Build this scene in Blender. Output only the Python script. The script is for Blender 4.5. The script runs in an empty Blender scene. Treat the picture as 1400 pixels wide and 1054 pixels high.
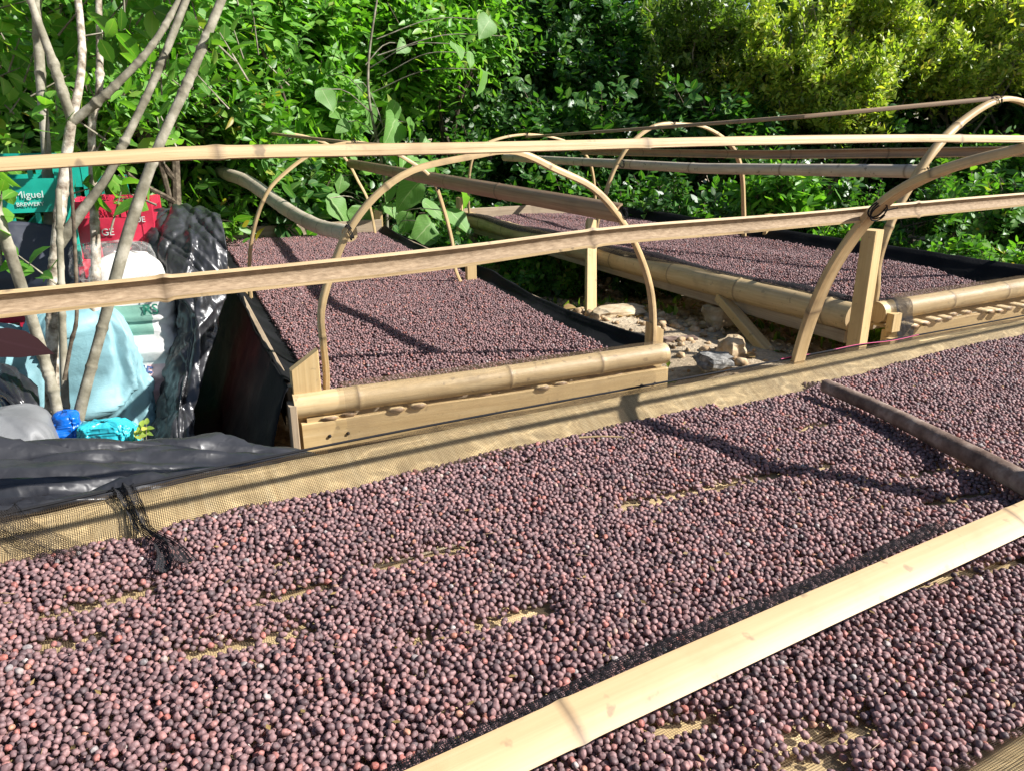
import bpy, math, random
import numpy as np
from mathutils import Vector, noise as mnoise

# ------------------------------------------------------------------ camera / light
CAM = np.array([0.0, 0.0, 1.10])
FOC, PCX, PCY, HORIZON = 1052.0, 700.0, 527.0, 176.0        # in pixels of the 1400 px wide photograph
PITCH = math.atan((PCY - HORIZON) / FOC)
YAW = math.radians(29.69)
SC = bpy.context.scene
COL = SC.collection
cam_data = bpy.data.cameras.new('camera')
cam_data.sensor_width = 36.0
cam_data.lens = 36.0 * FOC / 1400.0
cam_data.clip_start = 0.02
cam_data.clip_end = 500.0
cam = bpy.data.objects.new('camera', cam_data)
cam.location = CAM
cam.rotation_euler = (math.pi / 2 - PITCH, 0, -YAW)
COL.objects.link(cam)
SC.camera = cam

SUN_DIR = np.array([1.04, -0.76, 1.0]); SUN_DIR /= np.linalg.norm(SUN_DIR)      # towards the sun
SUN_EL = math.asin(SUN_DIR[2]); SUN_AZ = math.atan2(SUN_DIR[0], SUN_DIR[1])
world = bpy.data.worlds.new('World'); SC.world = world; world.use_nodes = True
wn = world.node_tree.nodes; wl = world.node_tree.links
sky = wn.new('ShaderNodeTexSky'); sky.sky_type = 'NISHITA'; sky.sun_disc = False
sky.sun_elevation = SUN_EL; sky.sun_rotation = SUN_AZ
bg = wn['Background']; bg.inputs['Strength'].default_value = 0.06
wl.new(sky.outputs['Color'], bg.inputs['Color'])
sun_data = bpy.data.lights.new('sun', 'SUN'); sun_data.energy = 5.0; sun_data.angle = math.radians(0.53)
sun_data.color = (1.0, 0.97, 0.93)
sun = bpy.data.objects.new('sun', sun_data)
sun.rotation_euler = Vector((-SUN_DIR[0], -SUN_DIR[1], -SUN_DIR[2])).to_track_quat('-Z', 'Y').to_euler()
sun.location = (4, -3, 6)
COL.objects.link(sun)
SC.view_settings.view_transform = 'Standard'
SC.view_settings.look = 'None'
SC.view_settings.gamma = 1.0
SC.view_settings.exposure = 1.05
SC.view_settings.use_curve_mapping = False

rng = np.random.default_rng(7)
random.seed(7)

# ------------------------------------------------------------------ pixel -> ray helpers
def ray(px, py):
    x = (px - PCX) / FOC; y = -(py - PCY) / FOC
    fwd = math.cos(PITCH) + y * math.sin(PITCH); up = -math.sin(PITCH) + y * math.cos(PITCH)
    c, s = math.cos(YAW), math.sin(YAW)
    return np.array([c * x + s * fwd, -s * x + c * fwd, up])
def atz(px, py, z): r = ray(px, py); return CAM + r * ((z - CAM[2]) / r[2])
def aty(px, py, y): r = ray(px, py); return CAM + r * (y / r[1])
def atx(px, py, x): r = ray(px, py); return CAM + r * (x / r[0])
def dep(px, py, d): return CAM + ray(px, py) * d
def onplane(px, py, P, n): r = ray(px, py); return CAM + r * (np.dot(np.asarray(P) - CAM, n) / np.dot(r, n))
def project(P):
    p = np.asarray(P, float) - CAM
    c, s = math.cos(YAW), math.sin(YAW)
    rx = c * p[..., 0] - s * p[..., 1]; fw = s * p[..., 0] + c * p[..., 1]; up = p[..., 2]
    z = fw * math.cos(PITCH) - up * math.sin(PITCH); y = fw * math.sin(PITCH) + up * math.cos(PITCH)
    return PCX + FOC * rx / z, PCY - FOC * y / z, z

# ------------------------------------------------------------------ object helpers
def tag(o, label=None, cat=None, group=None, kind=None):
    if label: o['label'] = label
    if cat: o['category'] = cat
    if group: o['group'] = group
    if kind: o['kind'] = kind
    return o
def empty(name, loc, label=None, cat=None, group=None):
    o = bpy.data.objects.new(name, None); o.location = loc; o.empty_display_size = 0.05
    COL.objects.link(o); return tag(o, label, cat, group)
class MD:
    """Collects geometry; build() links it as ONE mesh object."""
    def __init__(self): self.v = []; self.f = []; self.uv = []; self.mi = []; self.nd = []; self.n = 0
    def add(self, V, F, UV=None, MI=None, ND=None):
        V = np.asarray(V, float); o = self.n
        self.v.append(V); self.n += len(V)
        for i, f in enumerate(F):
            self.f.append([k + o for k in f])
            self.uv.append(UV[i] if UV is not None else [(V[k][0], V[k][1] + V[k][2]) for k in f])
            self.mi.append(MI[i] if MI is not None else 0)
        self.nd.append(np.zeros(len(V)) if ND is None else np.asarray(ND))
        return self
    def mesh(self, name, mats, origin=(0, 0, 0), smooth=True):
        V = np.concatenate(self.v) - np.asarray(origin)
        me = bpy.data.meshes.new(name)
        me.from_pydata(V.tolist(), [], self.f)
        uvl = me.uv_layers.new(name='UVMap')
        uvl.data.foreach_set('uv', np.array([c for f in self.uv for c in f], float).ravel())
        a = me.attributes.new('node', 'FLOAT', 'POINT'); a.data.foreach_set('value', np.concatenate(self.nd).astype(float))
        for m in (mats if isinstance(mats, (list, tuple)) else [mats]): me.materials.append(m)
        me.polygons.foreach_set('material_index', self.mi)
        me.polygons.foreach_set('use_smooth', [smooth] * len(self.f))
        me.update()
        return me
    def build(self, name, mats, parent=None, smooth=True, loc=None):
        org = np.array(parent.location) if parent is not None else np.array(loc if loc is not None else (0, 0, 0))
        me = self.mesh(name, mats, org, smooth)
        if smooth:
            try: me.set_sharp_from_angle(angle=math.radians(42))
            except Exception: pass
        o = bpy.data.objects.new(name, me); COL.objects.link(o)
        if parent is not None: o.parent = parent
        else: o.location = org
        return o

def npmesh(name, V, F, mats, parent=None, uv=None, smooth=True, loc=(0, 0, 0), mi=None):
    """V (n,3), F (m,k) uniform polygons, uv (m,k,2)."""
    org = np.array(parent.location) if parent is not None else np.array(loc)
    V = np.asarray(V, float) - org; F = np.asarray(F, np.int32)
    me = bpy.data.meshes.new(name); k = F.shape[1]
    me.vertices.add(len(V)); me.vertices.foreach_set('co', V.astype(np.float32).ravel())
    me.loops.add(F.size); me.loops.foreach_set('vertex_index', F.ravel())
    me.polygons.add(len(F)); me.polygons.foreach_set('loop_start', np.arange(0, F.size, k, dtype=np.int32))
    me.polygons.foreach_set('loop_total', np.full(len(F), k, np.int32))
    if uv is not None:
        l = me.uv_layers.new(name='UVMap'); l.data.foreach_set('uv', np.asarray(uv, np.float32).ravel())
    for m in (mats if isinstance(mats, (list, tuple)) else [mats]): me.materials.append(m)
    if mi is not None: me.polygons.foreach_set('material_index', np.asarray(mi, np.int32))
    me.polygons.foreach_set('use_smooth', np.full(len(F), smooth))
    me.update(calc_edges=True); me.validate()
    o = bpy.data.objects.new(name, me); COL.objects.link(o)
    if parent is not None: o.parent = parent
    else: o.location = org
    return o

def catmull(P, n=10):
    P = np.asarray(P, float)
    if len(P) < 3: return P
    Q = np.vstack([2 * P[0] - P[1], P, 2 * P[-1] - P[-2]]); out = []
    for i in range(1, len(Q) - 2):
        p0, p1, p2, p3 = Q[i - 1:i + 3]
        for t in np.linspace(0, 1, n, endpoint=False):
            out.append(.5 * (2 * p1 + (p2 - p0) * t + (2 * p0 - 5 * p1 + 4 * p2 - p3) * t * t + (3 * p1 - p0 - 3 * p2 + p3) * t ** 3))
    out.append(P[-1]); return np.array(out)
def resample(P, S):
    P = np.asarray(P, float); d = np.r_[0, np.cumsum(np.linalg.norm(np.diff(P, axis=0), axis=1))]
    return np.stack([np.interp(S, d, P[:, k]) for k in range(3)], 1)
def plen(P): return float(np.sum(np.linalg.norm(np.diff(np.asarray(P), axis=0), axis=1)))
def circle(r, n=14): return [(r * math.cos(2 * math.pi * i / n), r * math.sin(2 * math.pi * i / n)) for i in range(n)]
def cshape(r, th, a0, a1, n=9):
    """C-shaped split culm profile; returns points and material index per segment (0 outer, 1 inner, 2 cut edge)."""
    A = np.linspace(math.radians(a0), math.radians(a1), n)
    pts = [(r * math.cos(a), r * math.sin(a)) for a in A] + [((r - th) * math.cos(a), (r - th) * math.sin(a)) for a in A[::-1]]
    return pts, [0] * (n - 1) + [2] + [1] * (n - 1) + [2]
def halfround(w, t):
    return [(-w / 2, -t * .45), (0, -t * .5), (w / 2, -t * .45), (w / 2 * .98, t * .05), (w / 2 * .8, t * .36), (w / 2 * .4, t * .5), (0, t * .55), (-w / 2 * .4, t * .5), (-w / 2 * .8, t * .36), (-w / 2 * .98, t * .05)]

def sweep(md, prof, path, up=(0, 0, 1), step=0.05, nodes=(), bump=0.07, taper=(1, 1), pm=None, caps=True, wob=0.0, seed=0, lat=None):
    path = np.asarray(path, float); L = plen(path)
    S = set(np.linspace(0, L, max(2, int(L / step) + 1)).tolist())
    for s in nodes:
        for d in (-.02, -.009, -.003, 0, .003, .009, .02):
            if 0 < s + d < L: S.add(s + d)
    S = np.array(sorted(S)); P = resample(path, S)
    T = np.gradient(P, axis=0); T /= np.linalg.norm(T, axis=1)[:, None] + 1e-12
    n = len(prof); pr = np.asarray(prof, float)
    u0 = np.asarray(up, float); V = []; ND = []
    for i in range(len(P)):
        u0 = u0 - T[i] * np.dot(u0, T[i]); u0 /= np.linalg.norm(u0)
        sd = np.cross(T[i], u0)
        k = taper[0] + (taper[1] - taper[0]) * S[i] / L; nd = 0.0
        for s in nodes:
            d = S[i] - s; k *= 1 + bump * math.exp(-(d / .007) ** 2); nd = max(nd, math.exp(-(d / .004) ** 2))
        if wob: k *= 1 + wob * mnoise.noise(Vector((S[i] * 3.1, seed * 7.3, .5)))
        c = P[i]
        V.append(c + np.outer(pr[:, 0] * k, sd) + np.outer(pr[:, 1] * k, u0)); ND += [nd] * n
    V = np.concatenate(V); cum = np.r_[0, np.cumsum(np.linalg.norm(np.diff(np.vstack([pr, pr[:1]]), axis=0), axis=1))]
    F = []; UV = []; MI = []
    for i in range(len(P) - 1):
        for j in range(n):
            j2 = (j + 1) % n
            F.append([i * n + j, i * n + j2, (i + 1) * n + j2, (i + 1) * n + j])
            UV.append([(cum[j] + seed, S[i] + seed), (cum[j + 1] + seed, S[i] + seed), (cum[j + 1] + seed, S[i + 1] + seed), (cum[j] + seed, S[i + 1] + seed)])
            MI.append(pm[j] if pm else 0)
    if caps:
        for base in (0, (len(P) - 1) * n):
            if pm:   # C profile: quads strip
                h = n // 2
                for j in range(h - 1):
                    q = [base + j, base + j + 1, base + n - 2 - j, base + n - 1 - j]
                    F.append(q if base else q[::-1]); UV.append([(V[k][0], V[k][2]) for k in F[-1]]); MI.append(2)
            else:
                f = list(range(base, base + n)); F.append(f if base else f[::-1]); UV.append([(pr[k - base][0] + seed, pr[k - base][1] + seed) for k in F[-1]]); MI.append(1 if pm is None else 2)
    md.add(V, F, UV, MI, ND); return md
CAPM = 1
def pole(name, path, r, mats, parent=None, nodes=None, spacing=.38, taper=(1, 1), n=14, seed=None, wob=.03, bump=.06, loc=None):
    seed = random.random() * 20 if seed is None else seed
    L = plen(path)
    if nodes is None:
        nodes = []; s = spacing * (.3 + .5 * random.random())
        while s < L - .03: nodes.append(s); s += spacing * random.uniform(.88, 1.12)
    md = MD(); up = (0, 0, 1) if abs(path[-1][2] - path[0][2]) < .8 * L else (1, 0, 0)
    sweep(md, circle(r, n), path, up=up, nodes=nodes, taper=taper, wob=wob, seed=seed, bump=bump)
    return md.build(name, mats, parent, loc=loc)
def plank(name, a, b, w, t, up, mats, parent=None, cut=None, wob=.0, loc=None):
    """board from a to b, width w along 'up', thickness t; cut = (da, db) end slant along the up direction."""
    a = np.asarray(a, float); b = np.asarray(b, float); T = b - a; L = np.linalg.norm(T); T /= L
    u = np.asarray(up, float); u = u - T * (u @ T); u /= np.linalg.norm(u); s = np.cross(T, u)
    e = min(.0025, t * .2); sd = random.random() * 30
    pr = [(-t / 2, -w / 2 + e), (-t / 2 + e, -w / 2), (t / 2 - e, -w / 2), (t / 2, -w / 2 + e), (t / 2, w / 2 - e), (t / 2 - e, w / 2), (-t / 2 + e, w / 2), (-t / 2, w / 2 - e)]
    ns = max(2, int(L / .12) + 1); V = []
    for i in range(ns):
        f = i / (ns - 1); c = a + T * L * f
        for (x, y) in pr:
            sl = 0
            if cut and i == 0: sl = cut[0] * (y / w + .5)
            if cut and i == ns - 1: sl = cut[1] * (y / w + .5)
            V.append(c + s * x + u * (y + (wob * mnoise.noise(Vector((f * L * 6 + sd, y * 40, 0))) if wob else 0)) + T * sl)
    cum = np.r_[0, np.cumsum(np.linalg.norm(np.diff(np.vstack([pr, pr[:1]]), axis=0), axis=1))]
    F = []; UV = []
    for i in range(ns - 1):
        for j in range(8):
            k = (j + 1) % 8
            F.append([i * 8 + j, i * 8 + k, (i + 1) * 8 + k, (i + 1) * 8 + j])
            l0, l1 = L * i / (ns - 1) + sd, L * (i + 1) / (ns - 1) + sd
            UV.append([(cum[j] + sd, l0), (cum[j + 1] + sd, l0), (cum[j + 1] + sd, l1), (cum[j] + sd, l1)])
    for b0 in (0, (ns - 1) * 8):
        f = list(range(b0, b0 + 8)); F.append(f if b0 else f[::-1]); UV.append([(pr[k - b0][0] + sd, pr[k - b0][1] + sd) for k in F[-1]])
    md = MD().add(V, F, UV, [0] * len(F))
    return md.build(name, mats, parent, smooth=False, loc=loc)
def box(md, c, s, rz=0.0, mi=0):
    c = np.asarray(c, float); sx, sy, sz = np.asarray(s, float) / 2; cr, sr = math.cos(rz), math.sin(rz)
    V = []
    for x, y, z in ((-1, -1, -1), (1, -1, -1), (1, 1, -1), (-1, 1, -1), (-1, -1, 1), (1, -1, 1), (1, 1, 1), (-1, 1, 1)):
        X, Y = x * sx, y * sy; V.append(c + (cr * X - sr * Y, sr * X + cr * Y, z * sz))
    md.add(V, [[0, 3, 2, 1], [4, 5, 6, 7], [0, 1, 5, 4], [1, 2, 6, 5], [2, 3, 7, 6], [3, 0, 4, 7]], MI=[mi] * 6)
def crumple(p, sc, an, seed):
    q = Vector((p[0] * an[0], p[1] * an[1], p[2] * an[2])) * sc + Vector((seed * 1.7, seed * .6, seed * .3))
    q = q + Vector((mnoise.noise(q * .7), mnoise.noise(q * .7 + Vector((9, 0, 0))), mnoise.noise(q * .7 + Vector((0, 9, 0))))) * .5
    d1, _ = mnoise.voronoi(q); d2, _ = mnoise.voronoi(q * 2.3)
    return .6 - (d1[1] - d1[0]) * 1.0 - (d2[1] - d2[0]) * .40
def buckle(A0, su, sv, amp, iters=110, seed=0, wf=16.0, wrap=False, smooth=.10):
    """Give a sheet more cloth than it has room for, so that it buckles into creases around its rest shape."""
    A = A0.copy(); R, Cn = A.shape[:2]
    ext = np.concatenate([A[:, -1:], A, A[:, :1]], 1) if wrap else A
    du = np.gradient(ext, axis=1); du = du[:, 1:-1] if wrap else du
    Nn = np.cross(du, np.gradient(A, axis=0)); Nn /= np.linalg.norm(Nn, axis=2)[:, :, None] + 1e-9
    for i in range(R):
        for j in range(Cn): A[i, j] += Nn[i, j] * amp * .35 * (mnoise.noise(Vector(A0[i, j] * wf) + Vector((seed, 2, 1))) + .5 * mnoise.noise(Vector(A0[i, j] * wf * 2.4) + Vector((3, seed, 1))))
    def sol(a, b_, L0, k):
        d = b_ - a; l = np.linalg.norm(d, axis=2, keepdims=True) + 1e-9; c = d * ((l - L0) / l * .5 * k); return c
    def rest(i0, i1, j0, j1, f):
        return None
    H = np.linalg.norm(A0[:, 1:] - A0[:, :-1], axis=2, keepdims=True) * su; Vv = np.linalg.norm(A0[1:] - A0[:-1], axis=2, keepdims=True) * sv
    D = np.linalg.norm(A0[1:, 1:] - A0[:-1, :-1], axis=2, keepdims=True) * (su + sv) / 2; E_ = np.linalg.norm(A0[1:, :-1] - A0[:-1, 1:], axis=2, keepdims=True) * (su + sv) / 2
    if wrap: HW = np.linalg.norm(A0[:, :1] - A0[:, -1:], axis=2, keepdims=True) * su
    for it in range(iters):
        for o in (0, 1):
            a, b_ = A[:, o:-1:2], A[:, o + 1::2]; c = sol(a, b_, H[:, o::2], .9); A[:, o:-1:2] += c; A[:, o + 1::2] -= c
            a, b_ = A[o:-1:2], A[o + 1::2]; c = sol(a, b_, Vv[o::2], .9); A[o:-1:2] += c; A[o + 1::2] -= c
        if wrap: c = sol(A[:, -1:], A[:, :1], HW, .9); A[:, -1:] += c; A[:, :1] -= c
        c = sol(A[:-1, :-1], A[1:, 1:], D, .25); A[:-1, :-1] += c; A[1:, 1:] -= c
        c = sol(A[:-1, 1:], A[1:, :-1], E_, .25); A[:-1, 1:] += c; A[1:, :-1] -= c
        d = A - A0; q = d.copy(); q[1:-1] = (d[2:] + d[:-2] + 2 * d[1:-1]) / 4; q2 = q.copy(); q2[:, 1:-1] = (q[:, 2:] + q[:, :-2] + 2 * q[:, 1:-1]) / 4
        if wrap: q2[:, 0] = (q[:, 1] + q[:, -1] + 2 * q[:, 0]) / 4; q2[:, -1] = (q[:, 0] + q[:, -2] + 2 * q[:, -1]) / 4
        d = d * (1 - smooth) + q2 * smooth
        dn = np.sum(d * Nn, 2, keepdims=True); dt = d - dn * Nn; tl = np.linalg.norm(dt, axis=2, keepdims=True) + 1e-9
        A = A0 + Nn * np.clip(dn, -amp, amp) + dt * np.minimum(1, amp * .8 / tl)
    return A
def folds(R, Cn, size, n, amp, ang, spread, seed):
    """Height field of long sharp creases; size = sheet width and height in metres, ang in degrees from the width direction."""
    rf = np.random.default_rng(seed); U, Vv = np.meshgrid(np.linspace(0, size[0], Cn), np.linspace(0, size[1], R)); h = np.zeros((R, Cn))
    for k in range(n):
        a = math.radians(rf.normal(ang, spread)); cx_, cy_ = rf.uniform(0, size[0]), rf.uniform(0, size[1]); L_ = rf.uniform(.12, .6) * max(size)
        du, dv = U - cx_, Vv - cy_; al = du * math.cos(a) + dv * math.sin(a); ac = -du * math.sin(a) + dv * math.cos(a) + .02 * np.sin(al * 9 + k)
        w = rf.uniform(.008, .035); sh = np.where(ac > 0, np.exp(-ac / w), np.exp(ac / (w * rf.uniform(.25, .8))))
        h += amp * rf.uniform(.25, 1.0) * rf.choice([1, 1, -1]) * sh * np.exp(-(al / L_) ** 4)
    return h
def grid_surface(name, G, mats, parent=None, sub=6, wr=0.0, wf=8.0, seed=0, thick=0.0, loc=None, uvs=None, dirn=(0, 0, 1), bil=False, aniso=(1, 1, 1), fn=None, cr=0.0, cs=9.0, an2=(1, 1, 1), bk=None, fd=None):
    """Smooth sheet through a grid of control points G[row][col] -> (3,)."""
    G = np.asarray(G, float)
    if bil:
        pass
    rows = np.array([catmull(r, sub) for r in G])
    cols = np.array([catmull(rows[:, j], sub) for j in range(rows.shape[1])])       # [col][row]
    A = np.transpose(cols, (1, 0, 2)).copy(); R, Cn = A.shape[:2]
    du = np.gradient(A, axis=1); dv = np.gradient(A, axis=0); N = np.cross(du, dv); N /= np.linalg.norm(N, axis=2)[:, :, None] + 1e-9
    if wr:
        for i in range(R):
            for j in range(Cn):
                p = A[i, j] * np.asarray(aniso) * wf
                h = mnoise.noise(Vector(p) + Vector((seed, 0, 0))) + .5 * (1 - 2 * abs(mnoise.noise(Vector(p * 2.3) + Vector((0, seed, 3)))))
                h += .35 * (1 - 2 * abs(mnoise.noise(Vector(p * 5.1) + Vector((1, seed, 5)))))
                A[i, j] += N[i, j] * wr * h
    if cr:
        for i in range(R):
            for j in range(Cn): A[i, j] += N[i, j] * cr * crumple(A[i, j], cs, an2, seed)
    if fd:
        sz_ = (np.linalg.norm(np.diff(A[R // 2], axis=0), axis=1).sum(), np.linalg.norm(np.diff(A[:, Cn // 2], axis=0), axis=1).sum())
        A = A + N * folds(R, Cn, sz_, *fd, seed)[:, :, None]
    if bk: A = buckle(A, bk[0], bk[1], bk[2], seed=seed, wf=bk[3], smooth=bk[4] if len(bk) > 4 else .10)
    if fn is not None: A = fn(A)
    us = np.r_[0, np.cumsum(np.linalg.norm(np.diff(A[R // 2], axis=0), axis=1))]; vs = np.r_[0, np.cumsum(np.linalg.norm(np.diff(A[:, Cn // 2], axis=0), axis=1))]
    idx = np.arange(R * Cn).reshape(R, Cn)
    F = np.stack([idx[:-1, :-1], idx[:-1, 1:], idx[1:, 1:], idx[1:, :-1]], -1).reshape(-1, 4)
    U, Vv = np.meshgrid(us, vs); uv = np.stack([U, Vv], -1).reshape(-1, 2)[F]
    o = npmesh(name, A.reshape(-1, 3), F, mats, parent, uv, loc=loc if loc is not None else (0, 0, 0))
    if thick:
        m = o.modifiers.new('thickness', 'SOLIDIFY'); m.thickness = thick; m.offset = 0
    return o

# ------------------------------------------------------------------ materials
def mat(name):
    m = bpy.data.materials.new(name); m.use_nodes = True
    nt = m.node_tree; b = nt.nodes['Principled BSDF']
    return m, nt, b
def N(nt, t, **kw):
    n = nt.nodes.new(t)
    for k, v in kw.items():
        if k in n.inputs.keys(): n.inputs[k].default_value = v
        else: setattr(n, k, v)
    return n
def ramp(nt, stops, interp='LINEAR'):
    r = nt.nodes.new('ShaderNodeValToRGB'); r.color_ramp.interpolation = interp
    while len(r.color_ramp.elements) < len(stops): r.color_ramp.elements.new(.5)
    for e, (p, c) in zip(r.color_ramp.elements, stops): e.position = p; e.color = (*c, 1) if len(c) == 3 else c
    return r
def grain_mat(name, stops, scale=(90, 5), rough=.6, bump=.25, stain=(.12, .09, .06), stain_amt=.35, node_col=(.10, .065, .035), spots=0.0):
    """Fibrous wood / bamboo along UV v (metres)."""
    m, nt, b = mat(name); L = nt.links
    uv = N(nt, 'ShaderNodeUVMap'); mp = N(nt, 'ShaderNodeMapping'); mp.inputs['Scale'].default_value = (scale[0], scale[1], 1)
    L.new(uv.outputs[0], mp.inputs[0])
    n1 = N(nt, 'ShaderNodeTexNoise', Scale=1.0, Detail=5.0, Roughness=.6); L.new(mp.outputs[0], n1.inputs['Vector'])
    r = ramp(nt, stops); L.new(n1.outputs['Fac'], r.inputs[0])
    n2 = N(nt, 'ShaderNodeTexNoise', Scale=9.0, Detail=4.0, Roughness=.65); tc = N(nt, 'ShaderNodeTexCoord'); L.new(tc.outputs['Object'], n2.inputs['Vector'])
    r2 = ramp(nt, [(.5, (0, 0, 0)), (.72, (1, 1, 1))]); L.new(n2.outputs['Fac'], r2.inputs[0])
    mu = N(nt, 'ShaderNodeMath', operation='MULTIPLY'); mu.inputs[1].default_value = stain_amt; L.new(r2.outputs[0], mu.inputs[0])
    mx = N(nt, 'ShaderNodeMix', data_type='RGBA'); L.new(mu.outputs[0], mx.inputs['Factor']); L.new(r.outputs[0], mx.inputs['A']); mx.inputs['B'].default_value = (*stain, 1)
    at = N(nt, 'ShaderNodeAttribute', attribute_name='node')
    mu2 = N(nt, 'ShaderNodeMath', operation='MULTIPLY'); mu2.inputs[1].default_value = .75; L.new(at.outputs['Fac'], mu2.inputs[0])
    mx2 = N(nt, 'ShaderNodeMix', data_type='RGBA'); L.new(mu2.outputs[0], mx2.inputs['Factor']); L.new(mx.outputs['Result'], mx2.inputs['A']); mx2.inputs['B'].default_value = (*node_col, 1)
    last = mx2.outputs['Result']
    if spots:
        n3 = N(nt, 'ShaderNodeTexNoise', Scale=38.0, Detail=3.0); L.new(tc.outputs['Object'], n3.inputs['Vector'])
        r3 = ramp(nt, [(.64, (0, 0, 0)), (.70, (spots,) * 3)]); L.new(n3.outputs['Fac'], r3.inputs[0])
        mx3 = N(nt, 'ShaderNodeMix', data_type='RGBA'); L.new(r3.outputs[0], mx3.inputs['Factor']); L.new(last, mx3.inputs['A']); mx3.inputs['B'].default_value = (.06, .045, .035, 1); last = mx3.outputs['Result']
    L.new(last, b.inputs['Base Color'])
    b.inputs['Roughness'].default_value = rough
    bp = N(nt, 'ShaderNodeBump', Strength=bump, Distance=.0015); L.new(n1.outputs['Fac'], bp.inputs['Height']); L.new(bp.outputs[0], b.inputs['Normal'])
    return m
M = {}
M['bamboo'] = grain_mat('bamboo_culm_tan', [(.25, (.42, .29, .14)), (.5, (.53, .385, .20)), (.75, (.61, .47, .27))], rough=.5, spots=.4)
M['bamboo_grey'] = grain_mat('bamboo_culm_grey', [(.25, (.36, .30, .22)), (.5, (.47, .40, .30)), (.75, (.56, .49, .38))], rough=.5, stain_amt=.3, spots=.6)
M['bamboo_pale'] = grain_mat('bamboo_split_pale', [(.25, (.32, .22, .10)), (.5, (.43, .305, .155)), (.75, (.51, .385, .215))], scale=(220, 4), rough=.6, stain_amt=.55, stain=(.20, .12, .05), spots=.6, bump=.9)
M['bamboo_slat'] = grain_mat('bamboo_slat_smooth', [(.25, (.40, .27, .135)), (.5, (.46, .32, .165)), (.75, (.50, .365, .20))], scale=(120, 3), rough=.55, stain_amt=.4, stain=(.34, .19, .08), bump=.15, spots=.45)
M['bamboo_inner'] = grain_mat('bamboo_inner_fibre', [(.3, (.19, .13, .075)), (.55, (.30, .215, .135)), (.8, (.42, .32, .21))], scale=(240, 60), rough=.9, bump=.8)
M['bamboo_brown'] = grain_mat('bamboo_split_brown', [(.25, (.20, .12, .065)), (.5, (.30, .195, .11)), (.75, (.38, .27, .17))], scale=(160, 4), rough=.55, stain_amt=.3)
M['arch'] = grain_mat('bamboo_arch_strip', [(.25, (.36, .23, .10)), (.5, (.50, .35, .17)), (.75, (.60, .45, .25))], scale=(200, 4), rough=.5, stain=(.10, .06, .035), stain_amt=.5)
M['lumber'] = grain_mat('new_lumber', [(.25, (.40, .265, .115)), (.5, (.50, .35, .16)), (.75, (.57, .42, .22))], scale=(70, 3), rough=.75, stain_amt=.3, stain=(.26, .17, .08), spots=.35, bump=.5)
M['lumber_old'] = grain_mat('weathered_lumber', [(.25, (.22, .16, .10)), (.5, (.33, .25, .165)), (.75, (.44, .35, .24))], scale=(80, 3), rough=.8, stain_amt=.4)
M['mat_tan'] = grain_mat('split_bamboo_mat', [(.25, (.46, .32, .15)), (.5, (.60, .44, .22)), (.75, (.70, .54, .30))], scale=(90, 6), rough=.7, stain_amt=.35)

def net_mat(name, col=(.03, .025, .022), pitch=.0029, fill=.23, holes=True):
    m, nt, b = mat(name); L = nt.links
    uv = N(nt, 'ShaderNodeUVMap')
    nz = N(nt, 'ShaderNodeTexNoise', Scale=14.0, Detail=2.0); L.new(uv.outputs[0], nz.inputs['Vector'])
    ad = N(nt, 'ShaderNodeVectorMath', operation='MULTIPLY_ADD'); L.new(nz.outputs['Color'], ad.inputs[0]); ad.inputs[1].default_value = (.004, .004, 0); L.new(uv.outputs[0], ad.inputs[2])
    sp = N(nt, 'ShaderNodeSeparateXYZ'); L.new(ad.outputs[0], sp.inputs[0])
    outs = []
    for ax in (0, 1):
        d = N(nt, 'ShaderNodeMath', operation='DIVIDE'); L.new(sp.outputs[ax], d.inputs[0]); d.inputs[1].default_value = pitch
        fr = N(nt, 'ShaderNodeMath', operation='FRACT'); L.new(d.outputs[0], fr.inputs[0])
        lt = N(nt, 'ShaderNodeMath', operation='LESS_THAN'); L.new(fr.outputs[0], lt.inputs[0]); lt.inputs[1].default_value = fill
        outs.append(lt)
    mx = N(nt, 'ShaderNodeMath', operation='MAXIMUM'); L.new(outs[0].outputs[0], mx.inputs[0]); L.new(outs[1].outputs[0], mx.inputs[1])
    L.new(mx.outputs[0], b.inputs['Alpha']); b.inputs['Base Color'].default_value = (*col, 1); b.inputs['Roughness'].default_value = .8; b.inputs['Specular IOR Level'].default_value = .12
    return m
M['net'] = net_mat('fine_net')
M['net_brown'] = net_mat('fine_net_brown', col=(.16, .115, .07), fill=.14)
M['net_wall'] = net_mat('fine_net_wall', col=(.05, .035, .02), fill=.22)
M['shadow_band'] = net_mat('shadow_band_mesh', col=(.012, .012, .013), fill=.36)  # dark mesh for the added strip that plays a shadow band
M['net_dense'] = net_mat('fine_net_doubled', col=(.022, .022, .024), fill=.50)

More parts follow.
